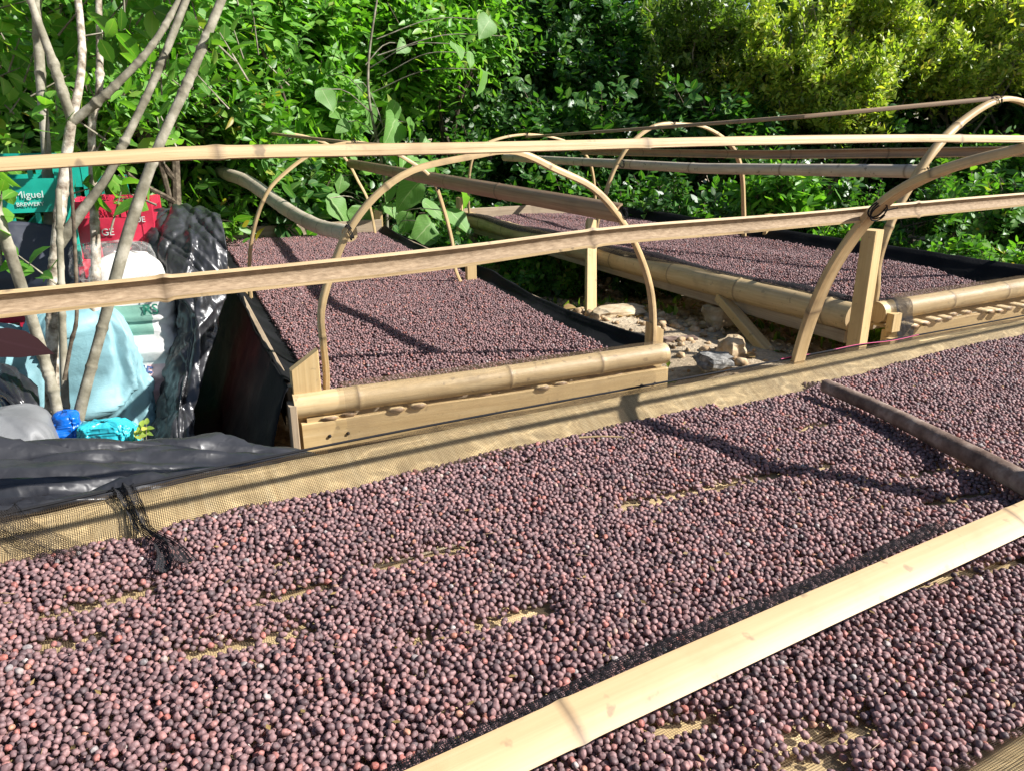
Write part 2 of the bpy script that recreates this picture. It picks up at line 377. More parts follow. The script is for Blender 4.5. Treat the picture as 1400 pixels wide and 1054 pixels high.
def plastic_mat(name, col, rough=.28, crinkle=60.0, bs=.5, spec=.5, dist=.004):
    m, nt, b = mat(name); L = nt.links
    tc = N(nt, 'ShaderNodeTexCoord'); n1 = N(nt, 'ShaderNodeTexNoise', Scale=crinkle, Detail=4.0, Roughness=.55, Distortion=.4, noise_type='RIDGED_MULTIFRACTAL'); L.new(tc.outputs['Object'], n1.inputs['Vector'])
    n2 = N(nt, 'ShaderNodeTexNoise', Scale=7.0, Detail=3.0); L.new(tc.outputs['Object'], n2.inputs['Vector'])
    r = ramp(nt, [(.35, tuple(c * .75 for c in col)), (.7, tuple(min(1, c * 1.4 + .006) for c in col))]); L.new(n2.outputs['Fac'], r.inputs[0]); L.new(r.outputs[0], b.inputs['Base Color'])
    rr = ramp(nt, [(.3, (rough,) * 3), (.75, (rough + .28,) * 3)]); L.new(n2.outputs['Fac'], rr.inputs[0]); L.new(rr.outputs[0], b.inputs['Roughness'])
    bp = N(nt, 'ShaderNodeBump', Strength=bs, Distance=dist); L.new(n1.outputs['Fac'], bp.inputs['Height']); L.new(bp.outputs[0], b.inputs['Normal'])
    b.inputs['Specular IOR Level'].default_value = spec
    return m
M['black_plastic'] = plastic_mat('black_plastic_sheet', (.022, .022, .025), rough=.24, crinkle=62, bs=.65, dist=.0022, spec=.7)
M['black_dull'] = plastic_mat('black_dull_sheet', (.0055, .0058, .0065), rough=.6, bs=.3, spec=.08)
M['navy_plastic'] = plastic_mat('navy_plastic_sheet', (.02, .025, .04), rough=.4, crinkle=30)
M['green_plastic'] = plastic_mat('green_crate_plastic', (.0, .30, .22), rough=.38, bs=.08)
M['red_plastic'] = plastic_mat('red_crate_plastic', (.52, .02, .055), rough=.38, bs=.08)
M['blue_plastic'] = plastic_mat('blue_bag_plastic', (.0, .11, .50), rough=.25, bs=.8)
M['cyan_plastic'] = plastic_mat('cyan_packet_plastic', (.03, .42, .50), rough=.22, bs=.8)
def sack_mat(name, col, prints=()):
    m, nt, b = mat(name); L = nt.links
    uv = N(nt, 'ShaderNodeUVMap'); sp = N(nt, 'ShaderNodeSeparateXYZ'); L.new(uv.outputs[0], sp.inputs[0])
    tc = N(nt, 'ShaderNodeTexCoord'); n2 = N(nt, 'ShaderNodeTexNoise', Scale=11.0, Detail=5.0); L.new(tc.outputs['Object'], n2.inputs['Vector'])
    r = ramp(nt, [(.35, tuple(c * .72 for c in col)), (.6, col)]); L.new(n2.outputs['Fac'], r.inputs[0]); last = r.outputs[0]
    for (u0, u1, v0, v1, c) in prints:
        def band(sock, a, bb):
            g = N(nt, 'ShaderNodeMath', operation='GREATER_THAN'); L.new(sock, g.inputs[0]); g.inputs[1].default_value = a
            l = N(nt, 'ShaderNodeMath', operation='LESS_THAN'); L.new(sock, l.inputs[0]); l.inputs[1].default_value = bb
            q = N(nt, 'ShaderNodeMath', operation='MULTIPLY'); L.new(g.outputs[0], q.inputs[0]); L.new(l.outputs[0], q.inputs[1]); return q
        q = N(nt, 'ShaderNodeMath', operation='MULTIPLY'); L.new(band(sp.outputs[0], u0, u1).outputs[0], q.inputs[0]); L.new(band(sp.outputs[1], v0, v1).outputs[0], q.inputs[1])
        q2 = N(nt, 'ShaderNodeMath', operation='MULTIPLY'); L.new(q.outputs[0], q2.inputs[0]); q2.inputs[1].default_value = .75
        mx = N(nt, 'ShaderNodeMix', data_type='RGBA'); L.new(q2.outputs[0], mx.inputs['Factor']); L.new(last, mx.inputs['A']); mx.inputs['B'].default_value = (*c, 1); last = mx.outputs['Result']
    L.new(last, b.inputs['Base Color']); b.inputs['Roughness'].default_value = .55
    n1 = N(nt, 'ShaderNodeTexNoise', Scale=26.0, Detail=4.0, Distortion=1.0); L.new(tc.outputs['Object'], n1.inputs['Vector'])
    wv = N(nt, 'ShaderNodeTexChecker', Scale=420.0); L.new(uv.outputs[0], wv.inputs['Vector']); ad_ = N(nt, 'ShaderNodeMath', operation='MULTIPLY_ADD'); L.new(wv.outputs['Fac'], ad_.inputs[0]); ad_.inputs[1].default_value = .12; L.new(n1.outputs['Fac'], ad_.inputs[2])
    bp = N(nt, 'ShaderNodeBump', Strength=.45, Distance=.0035); L.new(ad_.outputs[0], bp.inputs['Height']); L.new(bp.outputs[0], b.inputs['Normal'])
    return m
M['sack_teal'] = sack_mat('woven_sack_teal', (.22, .41, .45))
M['sack_white'] = sack_mat('woven_sack_white', (.72, .70, .66), prints=((.05, .14, .0, .34, (.30, .62, .50)), (.14, .22, .05, .36, (.78, .42, .42)), (.06, .16, .46, .56, (.02, .25, .16))))
M['sack_grey'] = sack_mat('woven_sack_grey', (.19, .195, .20))

def leaf_mat(name, stops, trans=.42, rough=.45, rib=(.35, .45, .12), ribw=.04, tcol=None):
    m, nt, b = mat(name); L = nt.links
    g = N(nt, 'ShaderNodeNewGeometry'); r = ramp(nt, stops); L.new(g.outputs['Random Per Island'], r.inputs[0])
    uv = N(nt, 'ShaderNodeUVMap'); sp = N(nt, 'ShaderNodeSeparateXYZ'); L.new(uv.outputs[0], sp.inputs[0])
    ab = N(nt, 'ShaderNodeMath', operation='ABSOLUTE'); L.new(sp.outputs[1], ab.inputs[0])
    lt = N(nt, 'ShaderNodeMath', operation='LESS_THAN'); L.new(ab.outputs[0], lt.inputs[0]); lt.inputs[1].default_value = ribw
    # side veins
    w = N(nt, 'ShaderNodeMath', operation='MULTIPLY_ADD'); L.new(ab.outputs[0], w.inputs[0]); w.inputs[1].default_value = -1.0; L.new(sp.outputs[0], w.inputs[2])
    w2 = N(nt, 'ShaderNodeMath', operation='MULTIPLY'); L.new(w.outputs[0], w2.inputs[0]); w2.inputs[1].default_value = 8.0
    fr = N(nt, 'ShaderNodeMath', operation='FRACT'); L.new(w2.outputs[0], fr.inputs[0])
    l2 = N(nt, 'ShaderNodeMath', operation='LESS_THAN'); L.new(fr.outputs[0], l2.inputs[0]); l2.inputs[1].default_value = .12
    l3 = N(nt, 'ShaderNodeMath', operation='MULTIPLY'); L.new(l2.outputs[0], l3.inputs[0]); l3.inputs[1].default_value = .35
    mxv = N(nt, 'ShaderNodeMath', operation='MAXIMUM'); L.new(lt.outputs[0], mxv.inputs[0]); L.new(l3.outputs[0], mxv.inputs[1])
    q = N(nt, 'ShaderNodeMath', operation='MULTIPLY'); L.new(mxv.outputs[0], q.inputs[0]); q.inputs[1].default_value = .45
    mx = N(nt, 'ShaderNodeMix', data_type='RGBA'); L.new(q.outputs[0], mx.inputs['Factor']); L.new(r.outputs[0], mx.inputs['A']); mx.inputs['B'].default_value = (*rib, 1)
    L.new(mx.outputs['Result'], b.inputs['Base Color']); b.inputs['Roughness'].default_value = rough
    t = N(nt, 'ShaderNodeBsdfTranslucent')
    hs = N(nt, 'ShaderNodeMix', data_type='RGBA', blend_type='MULTIPLY'); hs.inputs['Factor'].default_value = 1; L.new(mx.outputs['Result'], hs.inputs['A']); hs.inputs['B'].default_value = (*(tcol or (1.5, 1.7, .5)), 1)
    L.new(hs.outputs['Result'], t.inputs['Color'])
    ms = N(nt, 'ShaderNodeMixShader'); ms.inputs[0].default_value = trans; L.new(b.outputs[0], ms.inputs[1]); L.new(t.outputs[0], ms.inputs[2])
    L.new(ms.outputs[0], nt.nodes['Material Output'].inputs['Surface'])
    return m
M['leaf_mid'] = leaf_mat('leaf_mid_green', [(0, (.045, .14, .018)), (.45, (.075, .215, .028)), (.8, (.12, .29, .036)), (.95, (.20, .35, .045)), (1, (.38, .28, .06))])
M['leaf_bright'] = leaf_mat('leaf_bright_green', [(0, (.06, .18, .02)), (.5, (.11, .29, .035)), (.9, (.19, .40, .06)), (1, (.32, .40, .08))])
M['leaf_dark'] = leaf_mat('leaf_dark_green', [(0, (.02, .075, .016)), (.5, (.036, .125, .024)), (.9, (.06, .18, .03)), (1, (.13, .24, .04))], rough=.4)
M['leaf_yellow'] = leaf_mat('leaf_yellow_green', [(0, (.12, .19, .03)), (.35, (.25, .34, .05)), (.75, (.42, .49, .08)), (.93, (.56, .55, .10)), (1, (.55, .42, .12))])
M['leaf_olive'] = leaf_mat('leaf_olive_green', [(0, (.06, .12, .02)), (.5, (.11, .19, .03)), (1, (.20, .28, .04))])
M['leaf_large'] = leaf_mat('leaf_large_pale_green', [(0, (.08, .20, .035)), (.5, (.13, .29, .06)), (1, (.22, .38, .09))], rough=.55, rib=(.50, .58, .30), ribw=.02)
M['leaf_dry'] = leaf_mat('leaf_dry_brown', [(0, (.16, .085, .03)), (1, (.34, .21, .08))], trans=.2, rough=.7)
M['leaf_maroon'] = leaf_mat('leaf_dark_maroon', [(0, (.03, .012, .010)), (1, (.045, .016, .014))], trans=.1, rough=.35, rib=(.05, .02, .02), tcol=(1.2, .6, .5))

def bark_mat(name, a, bcol, c, scale=34.0):
    m, nt, b = mat(name); L = nt.links
    tc = N(nt, 'ShaderNodeTexCoord'); n1 = N(nt, 'ShaderNodeTexNoise', Scale=scale, Detail=5.0, Roughness=.6); L.new(tc.outputs['Object'], n1.inputs['Vector'])
    r = ramp(nt, [(.34, a), (.5, bcol), (.64, c)]); L.new(n1.outputs['Fac'], r.inputs[0]); L.new(r.outputs[0], b.inputs['Base Color']); b.inputs['Roughness'].default_value = .9; b.inputs['Specular IOR Level'].default_value = .2
    n2 = N(nt, 'ShaderNodeTexNoise', Scale=scale * 3, Detail=4.0); L.new(tc.outputs['Object'], n2.inputs['Vector'])
    bp = N(nt, 'ShaderNodeBump', Strength=.5, Distance=.004); L.new(n2.outputs['Fac'], bp.inputs['Height']); L.new(bp.outputs[0], b.inputs['Normal'])
    return m
M['bark'] = bark_mat('mottled_bark', (.13, .10, .07), (.36, .31, .24), (.60, .55, .46))
M['bark_smooth'] = bark_mat('smooth_olive_bark', (.13, .115, .08), (.22, .20, .145), (.35, .32, .25), scale=18)
M['bark_dark'] = bark_mat('dark_bark', (.04, .03, .02), (.085, .065, .045), (.16, .13, .09))
M['branch'] = bark_mat('weathered_branch_bark', (.10, .065, .05), (.20, .14, .11), (.34, .27, .22), scale=22)
M['rock'] = bark_mat('pale_rock', (.26, .19, .11), (.42, .32, .20), (.54, .44, .30), scale=14)
M['rock_grey'] = bark_mat('grey_rock', (.07, .07, .07), (.16, .155, .145), (.30, .29, .27), scale=40)
M['clod'] = bark_mat('brown_soil_clod', (.24, .155, .08), (.42, .295, .17), (.54, .41, .26), scale=26)

m, nt, b = mat('bare_dirt'); L = nt.links
tc = N(nt, 'ShaderNodeTexCoord'); n1 = N(nt, 'ShaderNodeTexNoise', Scale=2.3, Detail=8.0, Roughness=.65); L.new(tc.outputs['Object'], n1.inputs['Vector'])
r = ramp(nt, [(.3, (.34, .255, .155)), (.48, (.50, .395, .26)), (.62, (.60, .49, .34)), (.8, (.66, .57, .42))]); L.new(n1.outputs['Fac'], r.inputs[0])
n2 = N(nt, 'ShaderNodeTexNoise', Scale=45.0, Detail=6.0, Roughness=.7); L.new(tc.outputs['Object'], n2.inputs['Vector'])
r2 = ramp(nt, [(.35, (.45, .42, .4)), (.6, (1, 1, 1))]); L.new(n2.outputs['Fac'], r2.inputs[0])
mx = N(nt, 'ShaderNodeMix', data_type='RGBA', blend_type='MULTIPLY'); mx.inputs['Factor'].default_value = .8; L.new(r.outputs[0], mx.inputs['A']); L.new(r2.outputs[0], mx.inputs['B'])
L.new(mx.outputs['Result'], b.inputs['Base Color']); b.inputs['Roughness'].default_value = .95
bp = N(nt, 'ShaderNodeBump', Strength=.9, Distance=.02); L.new(n2.outputs['Fac'], bp.inputs['Height']); L.new(bp.outputs[0], b.inputs['Normal'])
M['dirt'] = m

# coffee cherry skin
m, nt, b = mat('dried_cherry_skin'); L = nt.links
oi = N(nt, 'ShaderNodeObjectInfo')
r = ramp(nt, [(0, (.10, .070, .073)), (.14, (.150, .096, .098)), (.38, (.205, .124, .124)), (.62, (.245, .146, .144)), (.86, (.285, .164, .156)), (.95, (.32, .148, .130)), (.980, (.36, .125, .10)), (.988, (.40, .21, .13)), (.992, (.36, .31, .29)), (1, (.27, .245, .24))])
L.new(oi.outputs['Random'], r.inputs[0])
tc = N(nt, 'ShaderNodeTexCoord')
va = N(nt, 'ShaderNodeVectorMath', operation='MULTIPLY_ADD'); L.new(oi.outputs['Random'], va.inputs[0]); va.inputs[1].default_value = (57, 91, 33); L.new(tc.outputs['Object'], va.inputs[2])
n1 = N(nt, 'ShaderNodeTexNoise', Scale=190.0, Detail=3.0, Roughness=.6); L.new(va.outputs[0], n1.inputs['Vector'])
rr = ramp(nt, [(.3, (.52, .5, .52)), (.7, (1.35, 1.3, 1.28))]); L.new(n1.outputs['Fac'], rr.inputs[0])
mx = N(nt, 'ShaderNodeMix', data_type='RGBA', blend_type='MULTIPLY'); mx.inputs['Factor'].default_value = 1; L.new(r.outputs[0], mx.inputs['A']); L.new(rr.outputs[0], mx.inputs['B']); mx.clamp_result = False
L.new(mx.outputs['Result'], b.inputs['Base Color']); b.inputs['Roughness'].default_value = .58; b.inputs['Specular IOR Level'].default_value = .4
wv = N(nt, 'ShaderNodeTexNoise', Scale=330.0, Detail=3.0, noise_type='RIDGED_MULTIFRACTAL'); L.new(va.outputs[0], wv.inputs['Vector'])
bp = N(nt, 'ShaderNodeBump', Strength=.55, Distance=.0007); L.new(wv.outputs['Fac'], bp.inputs['Height']); L.new(bp.outputs[0], b.inputs['Normal'])
M['cherry'] = m
m, nt, b = mat('clear_bottle_glass'); b.inputs['Base Color'].default_value = (.86, .93, .88, 1); b.inputs['Roughness'].default_value = .04; b.inputs['Transmission Weight'].default_value = 1.0; b.inputs['IOR'].default_value = 1.3
M['glass'] = m
m, nt, b = mat('white_print'); b.inputs['Base Color'].default_value = (.50, .56, .53, 1); b.inputs['Roughness'].default_value = .6; M['print'] = m
m, nt, b = mat('dark_green_print'); b.inputs['Base Color'].default_value = (.02, .16, .10, 1); b.inputs['Roughness'].default_value = .6; M['print_green'] = m
m, nt, b = mat('blue_print'); b.inputs['Base Color'].default_value = (.03, .06, .16, 1); b.inputs['Roughness'].default_value = .6; M['print_blue'] = m
m, nt, b = mat('magenta_cord'); b.inputs['Base Color'].default_value = (.45, .03, .13, 1); b.inputs['Roughness'].default_value = .7; M['cord'] = m
m, nt, b = mat('dark_cord'); b.inputs['Base Color'].default_value = (.02, .02, .022, 1); b.inputs['Specular IOR Level'].default_value = .1; b.inputs['Roughness'].default_value = .9; M['cord_dark'] = m
m, nt, b = mat('clear_film'); b.inputs['Base Color'].default_value = (.8, .78, .76, 1); b.inputs['Roughness'].default_value = .12; b.inputs['Alpha'].default_value = .10; M['film'] = m
BAM = [M['bamboo'], M['bamboo_pale']]; BAMG = [M['bamboo_grey'], M['bamboo_pale']]

# ------------------------------------------------------------------ ground
fine = np.arange(-2.5, 8.01, .05)
xs = np.r_[[-200, -80, -30, -12, -6, -4], fine, [9, 11, 14, 20, 40, 90, 200]]
ys = np.r_[[-200, -80, -30, -12, -6, -4], np.arange(-2.5, 9.01, .05), [10, 12, 16, 24, 45, 95, 200]]
GX, GY = np.meshgrid(xs, ys)
def ground_z(x, y):
    p = Vector((x, y, 0)); n = .03 * mnoise.noise(p * 1.1) + .016 * mnoise.noise(p * 4.3) + .007 * mnoise.noise(p * 13) 
    
    sg = lambda t: .5 + .5 * math.tanh(t / 2)
    sx = sg((x - 1.85) * 9); sy = sg((y - 1.5) * 9); sb = sg((3.55 - y) * 6); sr = sg((2.75 - x) * 6)
    return n * (1 if -3 < x < 9 else .2) + .245 * sx * sy * sb * (.4 + .6 * sr) - .01
GZ = np.array([ground_z(x, y) for x, y in zip(GX.ravel(), GY.ravel())])
idx = np.arange(GX.size).reshape(GX.shape)
GF = np.stack([idx[:-1, :-1], idx[:-1, 1:], idx[1:, 1:], idx[1:, :-1]], -1).reshape(-1, 4)
tag(npmesh('ground', np.stack([GX.ravel(), GY.ravel(), GZ], 1), GF, M['dirt']), kind='structure')

# ------------------------------------------------------------------ vegetation
def unit(v): return v / (np.linalg.norm(v, axis=-1, keepdims=True) + 1e-9)
def leaf_tpl(kind):
    if kind == 'small':
        V = np.array([[0, 0, 0], [.45, .24, .05], [1, 0, -.04], [.45, -.24, .05]]); F = np.array([[0, 2, 1, 1], [0, 3, 2, 2]])
        F = np.array([[0, 2, 1], [0, 3, 2]]); UV = np.array([[0, 0], [.45, .5], [1, 0], [.45, -.5]]); return V, F, UV
    if kind == 'lance': st = [(0, .02), (.22, .15), (.5, .19), (.78, .11), (1, 0)]
    elif kind == 'blade': st = [(0, .02), (.12, .09), (.3, .16), (.5, .175), (.7, .125), (.87, .05), (1, 0)]
    elif kind == 'oval': st = [(0, .03), (.2, .24), (.5, .32), (.8, .2), (1, 0)]
    else: st = [(-.10, .10), (-.04, .27), (.06, .37), (.18, .43), (.32, .45), (.46, .40), (.6, .33), (.74, .23), (.87, .11), (1, 0)]     # heart
    V = []; UV = []
    for t, w in st:
        z = -.22 * t * t + (.03 * math.sin(t * 21) if kind == 'heart' else 0)
        V += [(t, w, z + .35 * w), (t, 0, z), (t, -w, z + .35 * w)]; UV += [(t, .5), (t, 0), (t, -.5)]
    F = []
    for i in range(len(st) - 1):
        a = i * 3
        F += [[a, a + 1, a + 4, a + 3], [a + 1, a + 2, a + 5, a + 4]]
    return np.array(V), np.array(F), np.array(UV, float)
TPL = {k: leaf_tpl(k) for k in ('small', 'lance', 'oval', 'heart', 'blade')}
def leaves_geo(pos, d, nrm, size, kind, R):
    V, F, UV = TPL[kind]; n = len(pos)
    d = unit(d); nrm = unit(nrm - d * np.sum(nrm * d, 1, keepdims=True)); s = np.cross(nrm, d)
    wj = R.uniform(.8, 1.2, n)[:, None, None]; cj = R.uniform(-.5, 1.6, n)[:, None, None]
    W = pos[:, None] + size[:, None, None] * (V[None, :, 0:1] * d[:, None] + V[None, :, 1:2] * wj * s[:, None] + V[None, :, 2:3] * cj * nrm[:, None])
    FF = (F[None] + (np.arange(n) * len(V))[:, None, None]).reshape(-1, F.shape[1])
    uv = np.broadcast_to(UV[F][None], (n,) + UV[F].shape).reshape(-1, F.shape[1], 2)
    return W.reshape(-1, 3), FF, uv
def segs_geo(P0, P1, r0, r1):
    n = len(P0); T = unit(P1 - P0); a = unit(np.cross(T, np.array([.31, .17, .93]))); b2 = np.cross(T, a); V = []
    for (P, rr) in ((P0, r0), (P1, r1)):
        for k in range(3):
            an = 2 * math.pi * k / 3; V.append(P + (a * math.cos(an) + b2 * math.sin(an)) * np.reshape(rr, (-1, 1)))
    V = np.stack(V, 1).reshape(-1, 3); F = np.array([[0, 1, 4, 3], [1, 2, 5, 4], [2, 0, 3, 5]])
    return V, (F[None] + (np.arange(n) * 6)[:, None, None]).reshape(-1, 4)
def rosettes(tips, tdir, per, size, kind, R, spread=(45, 85), gap=.25, droop=.25):
    n = len(tips); pos = []; d = []; nr = []; sz = []
    a = unit(np.cross(tdir, R.normal(size=(n, 3)))); b2 = np.cross(tdir, a); ph0 = R.uniform(0, 6.28, n)
    for k in range(per):
        ph = ph0 + k * 2.4 + R.normal(0, .25, n); al = np.radians(R.uniform(spread[0], spread[1], n) * (.7 + .5 * k / per))
        e = a * np.cos(ph)[:, None] + b2 * np.sin(ph)[:, None]
        dd = tdir * np.cos(al)[:, None] + e * np.sin(al)[:, None]; dd[:, 2] -= droop * R.uniform(.3, 1.2, n)
        s = size * R.uniform(.6, 1.15, n) * (.75 + .35 * min(1, k / 3))
        pos.append(tips - tdir * (k * gap * size)[..., None] if np.ndim(size) else tips - tdir * (k * gap * size)); d.append(dd); nr.append(tdir + R.normal(0, .25, (n, 3))); sz.append(s)
    return np.concatenate(pos), np.concatenate(d), np.concatenate(nr), np.concatenate(sz)
def trunk_path(p0, p1, bend, R):
    p0, p1 = np.asarray(p0, float), np.asarray(p1, float); m1 = p0 + (p1 - p0) * .35 + R.normal(0, bend, 3) * (1, 1, .2); m2 = p0 + (p1 - p0) * .7 + R.normal(0, bend, 3) * (1, 1, .2)
    return catmull([p0, m1, m2, p1], 6)
def plant(name, label, cat, base, centre, radii, ntips, per, size, kind, material, group, seed, bark='bark_dark', trunk_r=.035, clumps=30, csig=.16, shell=.45, up=.5, zmin=.03, limbs=7, spread=(45, 85), droop=.25, tw=.004):
    R = np.random.default_rng(seed); base = np.array([base[0], base[1], -.03]); centre = np.asarray(centre, float); radii = np.asarray(radii, float)
    root = empty(name, (base[0], base[1], 0), label, cat, group)
    dirs = unit(R.normal(size=(clumps, 3))); rad = R.uniform(shell, 1, clumps) ** .6
    cc = centre + dirs * rad[:, None] * radii
    w = R.integers(0, clumps, ntips); sig = csig * radii.mean()
    tips = cc[w] + R.normal(0, sig, (ntips, 3)); tips[:, 2] = np.where(tips[:, 2] < zmin, zmin + R.uniform(0, .25, ntips), tips[:, 2])
    out = unit((tips - centre) / radii); td = unit(out * .55 + np.array([0, 0, up]) + R.normal(0, .35, (ntips, 3)) + SUN_DIR * .15)
    pos, d, nr, sz = rosettes(tips, td, per, size, kind, R, spread=spread, droop=droop)
    V, F, UV = leaves_geo(pos, d, nr, sz, kind, R)
    tag(npmesh('crown', V, F, material, root, UV), kind='stuff')
    md = MD(); tp = trunk_path(base, centre + np.array([0, 0, radii[2] * .25]), .10, R)
    sweep(md, circle(trunk_r, 8), tp, up=(1, 0, 0), step=.12, taper=(1, .35), wob=.15, seed=seed)
    for k in range(limbs):
        i = R.integers(len(tp) // 4, len(tp) - 1); e = cc[R.integers(0, clumps)]
        sweep(md, circle(trunk_r * .5, 6), trunk_path(tp[i], e, .07, R), up=(.3, .2, 1), step=.1, taper=(1, .3), wob=.15, seed=seed + k)
    tr = md.build('trunk', [M[bark], M[bark]], root)
    pick = R.random(ntips) < min(1, 500 / ntips); p1 = tips[pick]; p0 = p1 * .55 + cc[w[pick]] * .45 - td[pick] * size * 1.2
    sv, sf = segs_geo(p0, p1, np.full(len(p0), tw), np.full(len(p0), tw * .5))
    tag(npmesh('twigs', sv, sf, M[bark], root, np.zeros((len(sf), 4, 2))), kind='stuff')
    return root

# left thicket behind the crates: glossy lance leaves
GL = 'glossy-leaved shrubs in the thicket behind the crates and sacks'
for i, (px, py, d, rx, rz, n, mt) in enumerate([(-60, 60, 4.1, .55, .95, 620, 'leaf_mid'), (70, 30, 4.5, .55, .85, 620, 'leaf_mid'), (190, 40, 4.2, .48, .75, 560, 'leaf_bright'),
        (20, 230, 4.4, .5, .7, 420, 'leaf_dark'), (240, 180, 4.7, .55, .7, 560, 'leaf_mid'), (310, 60, 5.1, .6, .9, 640, 'leaf_bright'), (-170, 120, 4.2, .6, 1.1, 520, 'leaf_mid'), (345, 250, 5.5, .5, .5, 420, 'leaf_dark')]):
    c = dep(px, py, d); plant('glossy_shrub', ('tall glossy green shrub outermost in the thicket left of the pale straight stem', 'glossy green shrub right behind the forking mottled stems', 'bright glossy shrub between the two long leaning stems', 'dark glossy shrub directly behind the green lettered crate', 'glossy green shrub behind the crumpled black sheet', 'bright glossy shrub above the far end of the left rear bed', 'glossy green shrub at the outer edge of the thicket beyond the crate stack', 'dark low shrub behind the bowed grey bamboo pole')[i], 'shrub', c[:2] + (.05, .1), c, (rx, rx, rz), n, 8, (.115, .13, .10, .12)[i % 4], ('blade', 'lance', 'blade', 'oval')[i % 4], M[mt], GL, 100 + i, clumps=26)
GB = 'bright whorled-leaf shrubs behind the left rear drying bed'
for i, (px, py, d, rx, rz, n) in enumerate([(420, 70, 5.9, .55, .75, 650), (520, 30, 6.4, .6, .7, 620), (400, 150, 6.2, .5, .55, 420), (610, 20, 6.9, .6, .7, 480)]):
    c = dep(px, py, d); plant('whorled_shrub', ('bright whorled-leaf shrub above the ridge rail of the left rear bed', 'tall bright whorled-leaf shrub beside the large pale heart-shaped leaves', 'low bright whorled-leaf shrub right behind the far hoop of the left rear bed', 'bright whorled-leaf shrub at the edge of the dark shaded trees')[i], 'shrub', c[:2] + (.1, .2), c, (rx, rx, rz), n, 8, .13, 'blade', M['leaf_bright'], GB, 200 + i, clumps=30, up=.7)
GD = 'dark leafy trees in the shade behind the drying beds'
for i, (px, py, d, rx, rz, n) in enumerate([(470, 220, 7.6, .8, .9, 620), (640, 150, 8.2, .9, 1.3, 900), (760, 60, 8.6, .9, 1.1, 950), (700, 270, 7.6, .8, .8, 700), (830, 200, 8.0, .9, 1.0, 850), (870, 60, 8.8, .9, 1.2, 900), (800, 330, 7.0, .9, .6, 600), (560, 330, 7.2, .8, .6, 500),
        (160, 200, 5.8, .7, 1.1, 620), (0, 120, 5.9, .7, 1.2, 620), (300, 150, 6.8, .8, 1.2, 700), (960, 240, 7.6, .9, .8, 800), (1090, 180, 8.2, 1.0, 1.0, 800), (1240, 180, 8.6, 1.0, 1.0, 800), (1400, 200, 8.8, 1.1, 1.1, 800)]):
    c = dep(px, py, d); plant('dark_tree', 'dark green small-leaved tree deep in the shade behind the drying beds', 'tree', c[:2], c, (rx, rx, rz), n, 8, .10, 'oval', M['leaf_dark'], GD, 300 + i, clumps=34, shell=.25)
GY_ = 'yellow-green fine-leaved trees behind the right drying bed'
for i, (px, py, d, rx, rz, n) in enumerate([(960, 40, 7.6, .75, .65, 1500), (1080, 70, 7.4, .7, .6, 1700), (1200, 30, 7.6, .8, .7, 2000), (1160, 110, 7.2, .6, .42, 1400), (1310, 60, 7.6, .8, .65, 1900), (1430, 20, 7.9, .9, .8, 1700), (1530, 110, 8.0, .9, .8, 1200)]):
    c = dep(px, py, d); plant('fine_leaved_tree', 'fine-leaved yellow-green tree with bare twigs beyond the right drying bed', 'tree', c[:2] + (.3, .3), c, (rx, rx, rz), int(n * .8), 11, .068, 'small', M['leaf_olive' if i in (0, 5, 6) else 'leaf_yellow'], GY_, 400 + i, clumps=64, csig=.10, shell=.15, tw=.006, bark='bark_smooth', limbs=28, spread=(30, 80), droop=.0)
GU = 'undergrowth shrubs along the far side of the right drying bed'
for i, (px, py, d, rx, rz, n, mt, kd, sz) in enumerate([(1065, 255, 5.9, .30, .25, 120, 'leaf_bright', 'lance', .13), (930, 290, 6.3, .4, .32, 300, 'leaf_dark', 'oval', .08), (1010, 320, 6.6, .45, .35, 320, 'leaf_dark', 'oval', .07), (1160, 300, 6.0, .4, .3, 320, 'leaf_dark', 'oval', .07), (1250, 320, 5.7, .4, .32, 330, 'leaf_dark', 'oval', .065),
        (1350, 300, 5.9, .45, .4, 340, 'leaf_mid', 'oval', .07), (1340, 235, 6.6, .4, .28, 260, 'leaf_mid', 'lance', .10), (1440, 320, 5.6, .5, .4, 360, 'leaf_dark', 'oval', .07), (1540, 300, 5.8, .6, .5, 360, 'leaf_dark', 'oval', .08), (1100, 350, 6.4, .5, .3, 320, 'leaf_dark', 'oval', .07)]):
    c = dep(px, py, d); plant('undergrowth_shrub', 'low leafy undergrowth shrub along the far side of the right drying bed', 'shrub', c[:2], c, (rx, rx, rz), n, 7, sz, kd, M[mt], GU, 500 + i, clumps=18, trunk_r=.015, limbs=8)
GS = 'low green plants behind the bare earth under the right drying bed'
for i, (x, y, n, mt) in enumerate([(2.55, 4.75, 200, 'leaf_mid'), (2.95, 4.6, 200, 'leaf_mid'), (2.3, 5.2, 200, 'leaf_dark'), (3.3, 4.9, 200, 'leaf_mid'), (3.6, 4.2, 160, 'leaf_dark'), (3.3, 5.9, 200, 'leaf_mid'), (3.9, 5.0, 220, 'leaf_dark'), (4.3, 4.4, 220, 'leaf_mid'), (3.0, 6.4, 220, 'leaf_dark'), (4.6, 3.6, 220, 'leaf_mid'), (4.5, 5.6, 260, 'leaf_mid'), (4.8, 2.7, 200, 'leaf_mid'), (3.7, 6.8, 260, 'leaf_dark'), (2.5, 5.9, 180, 'leaf_mid'), (5.0, 4.6, 240, 'leaf_dark')]):
    plant('low_plant', 'low leafy green plant growing behind the bare earth under the right drying bed', 'plant', (x, y), (x, y, .11 if 2.45 < x < 4.2 and y < 5.9 else .24), (.34, .34, .08 if 2.45 < x < 4.2 and y < 5.9 else .22), n, 6, .06 if 2.45 < x < 4.2 and y < 5.9 else .07, 'oval', M[mt], GS, 600 + i, clumps=14, trunk_r=.008, limbs=6, zmin=.02)
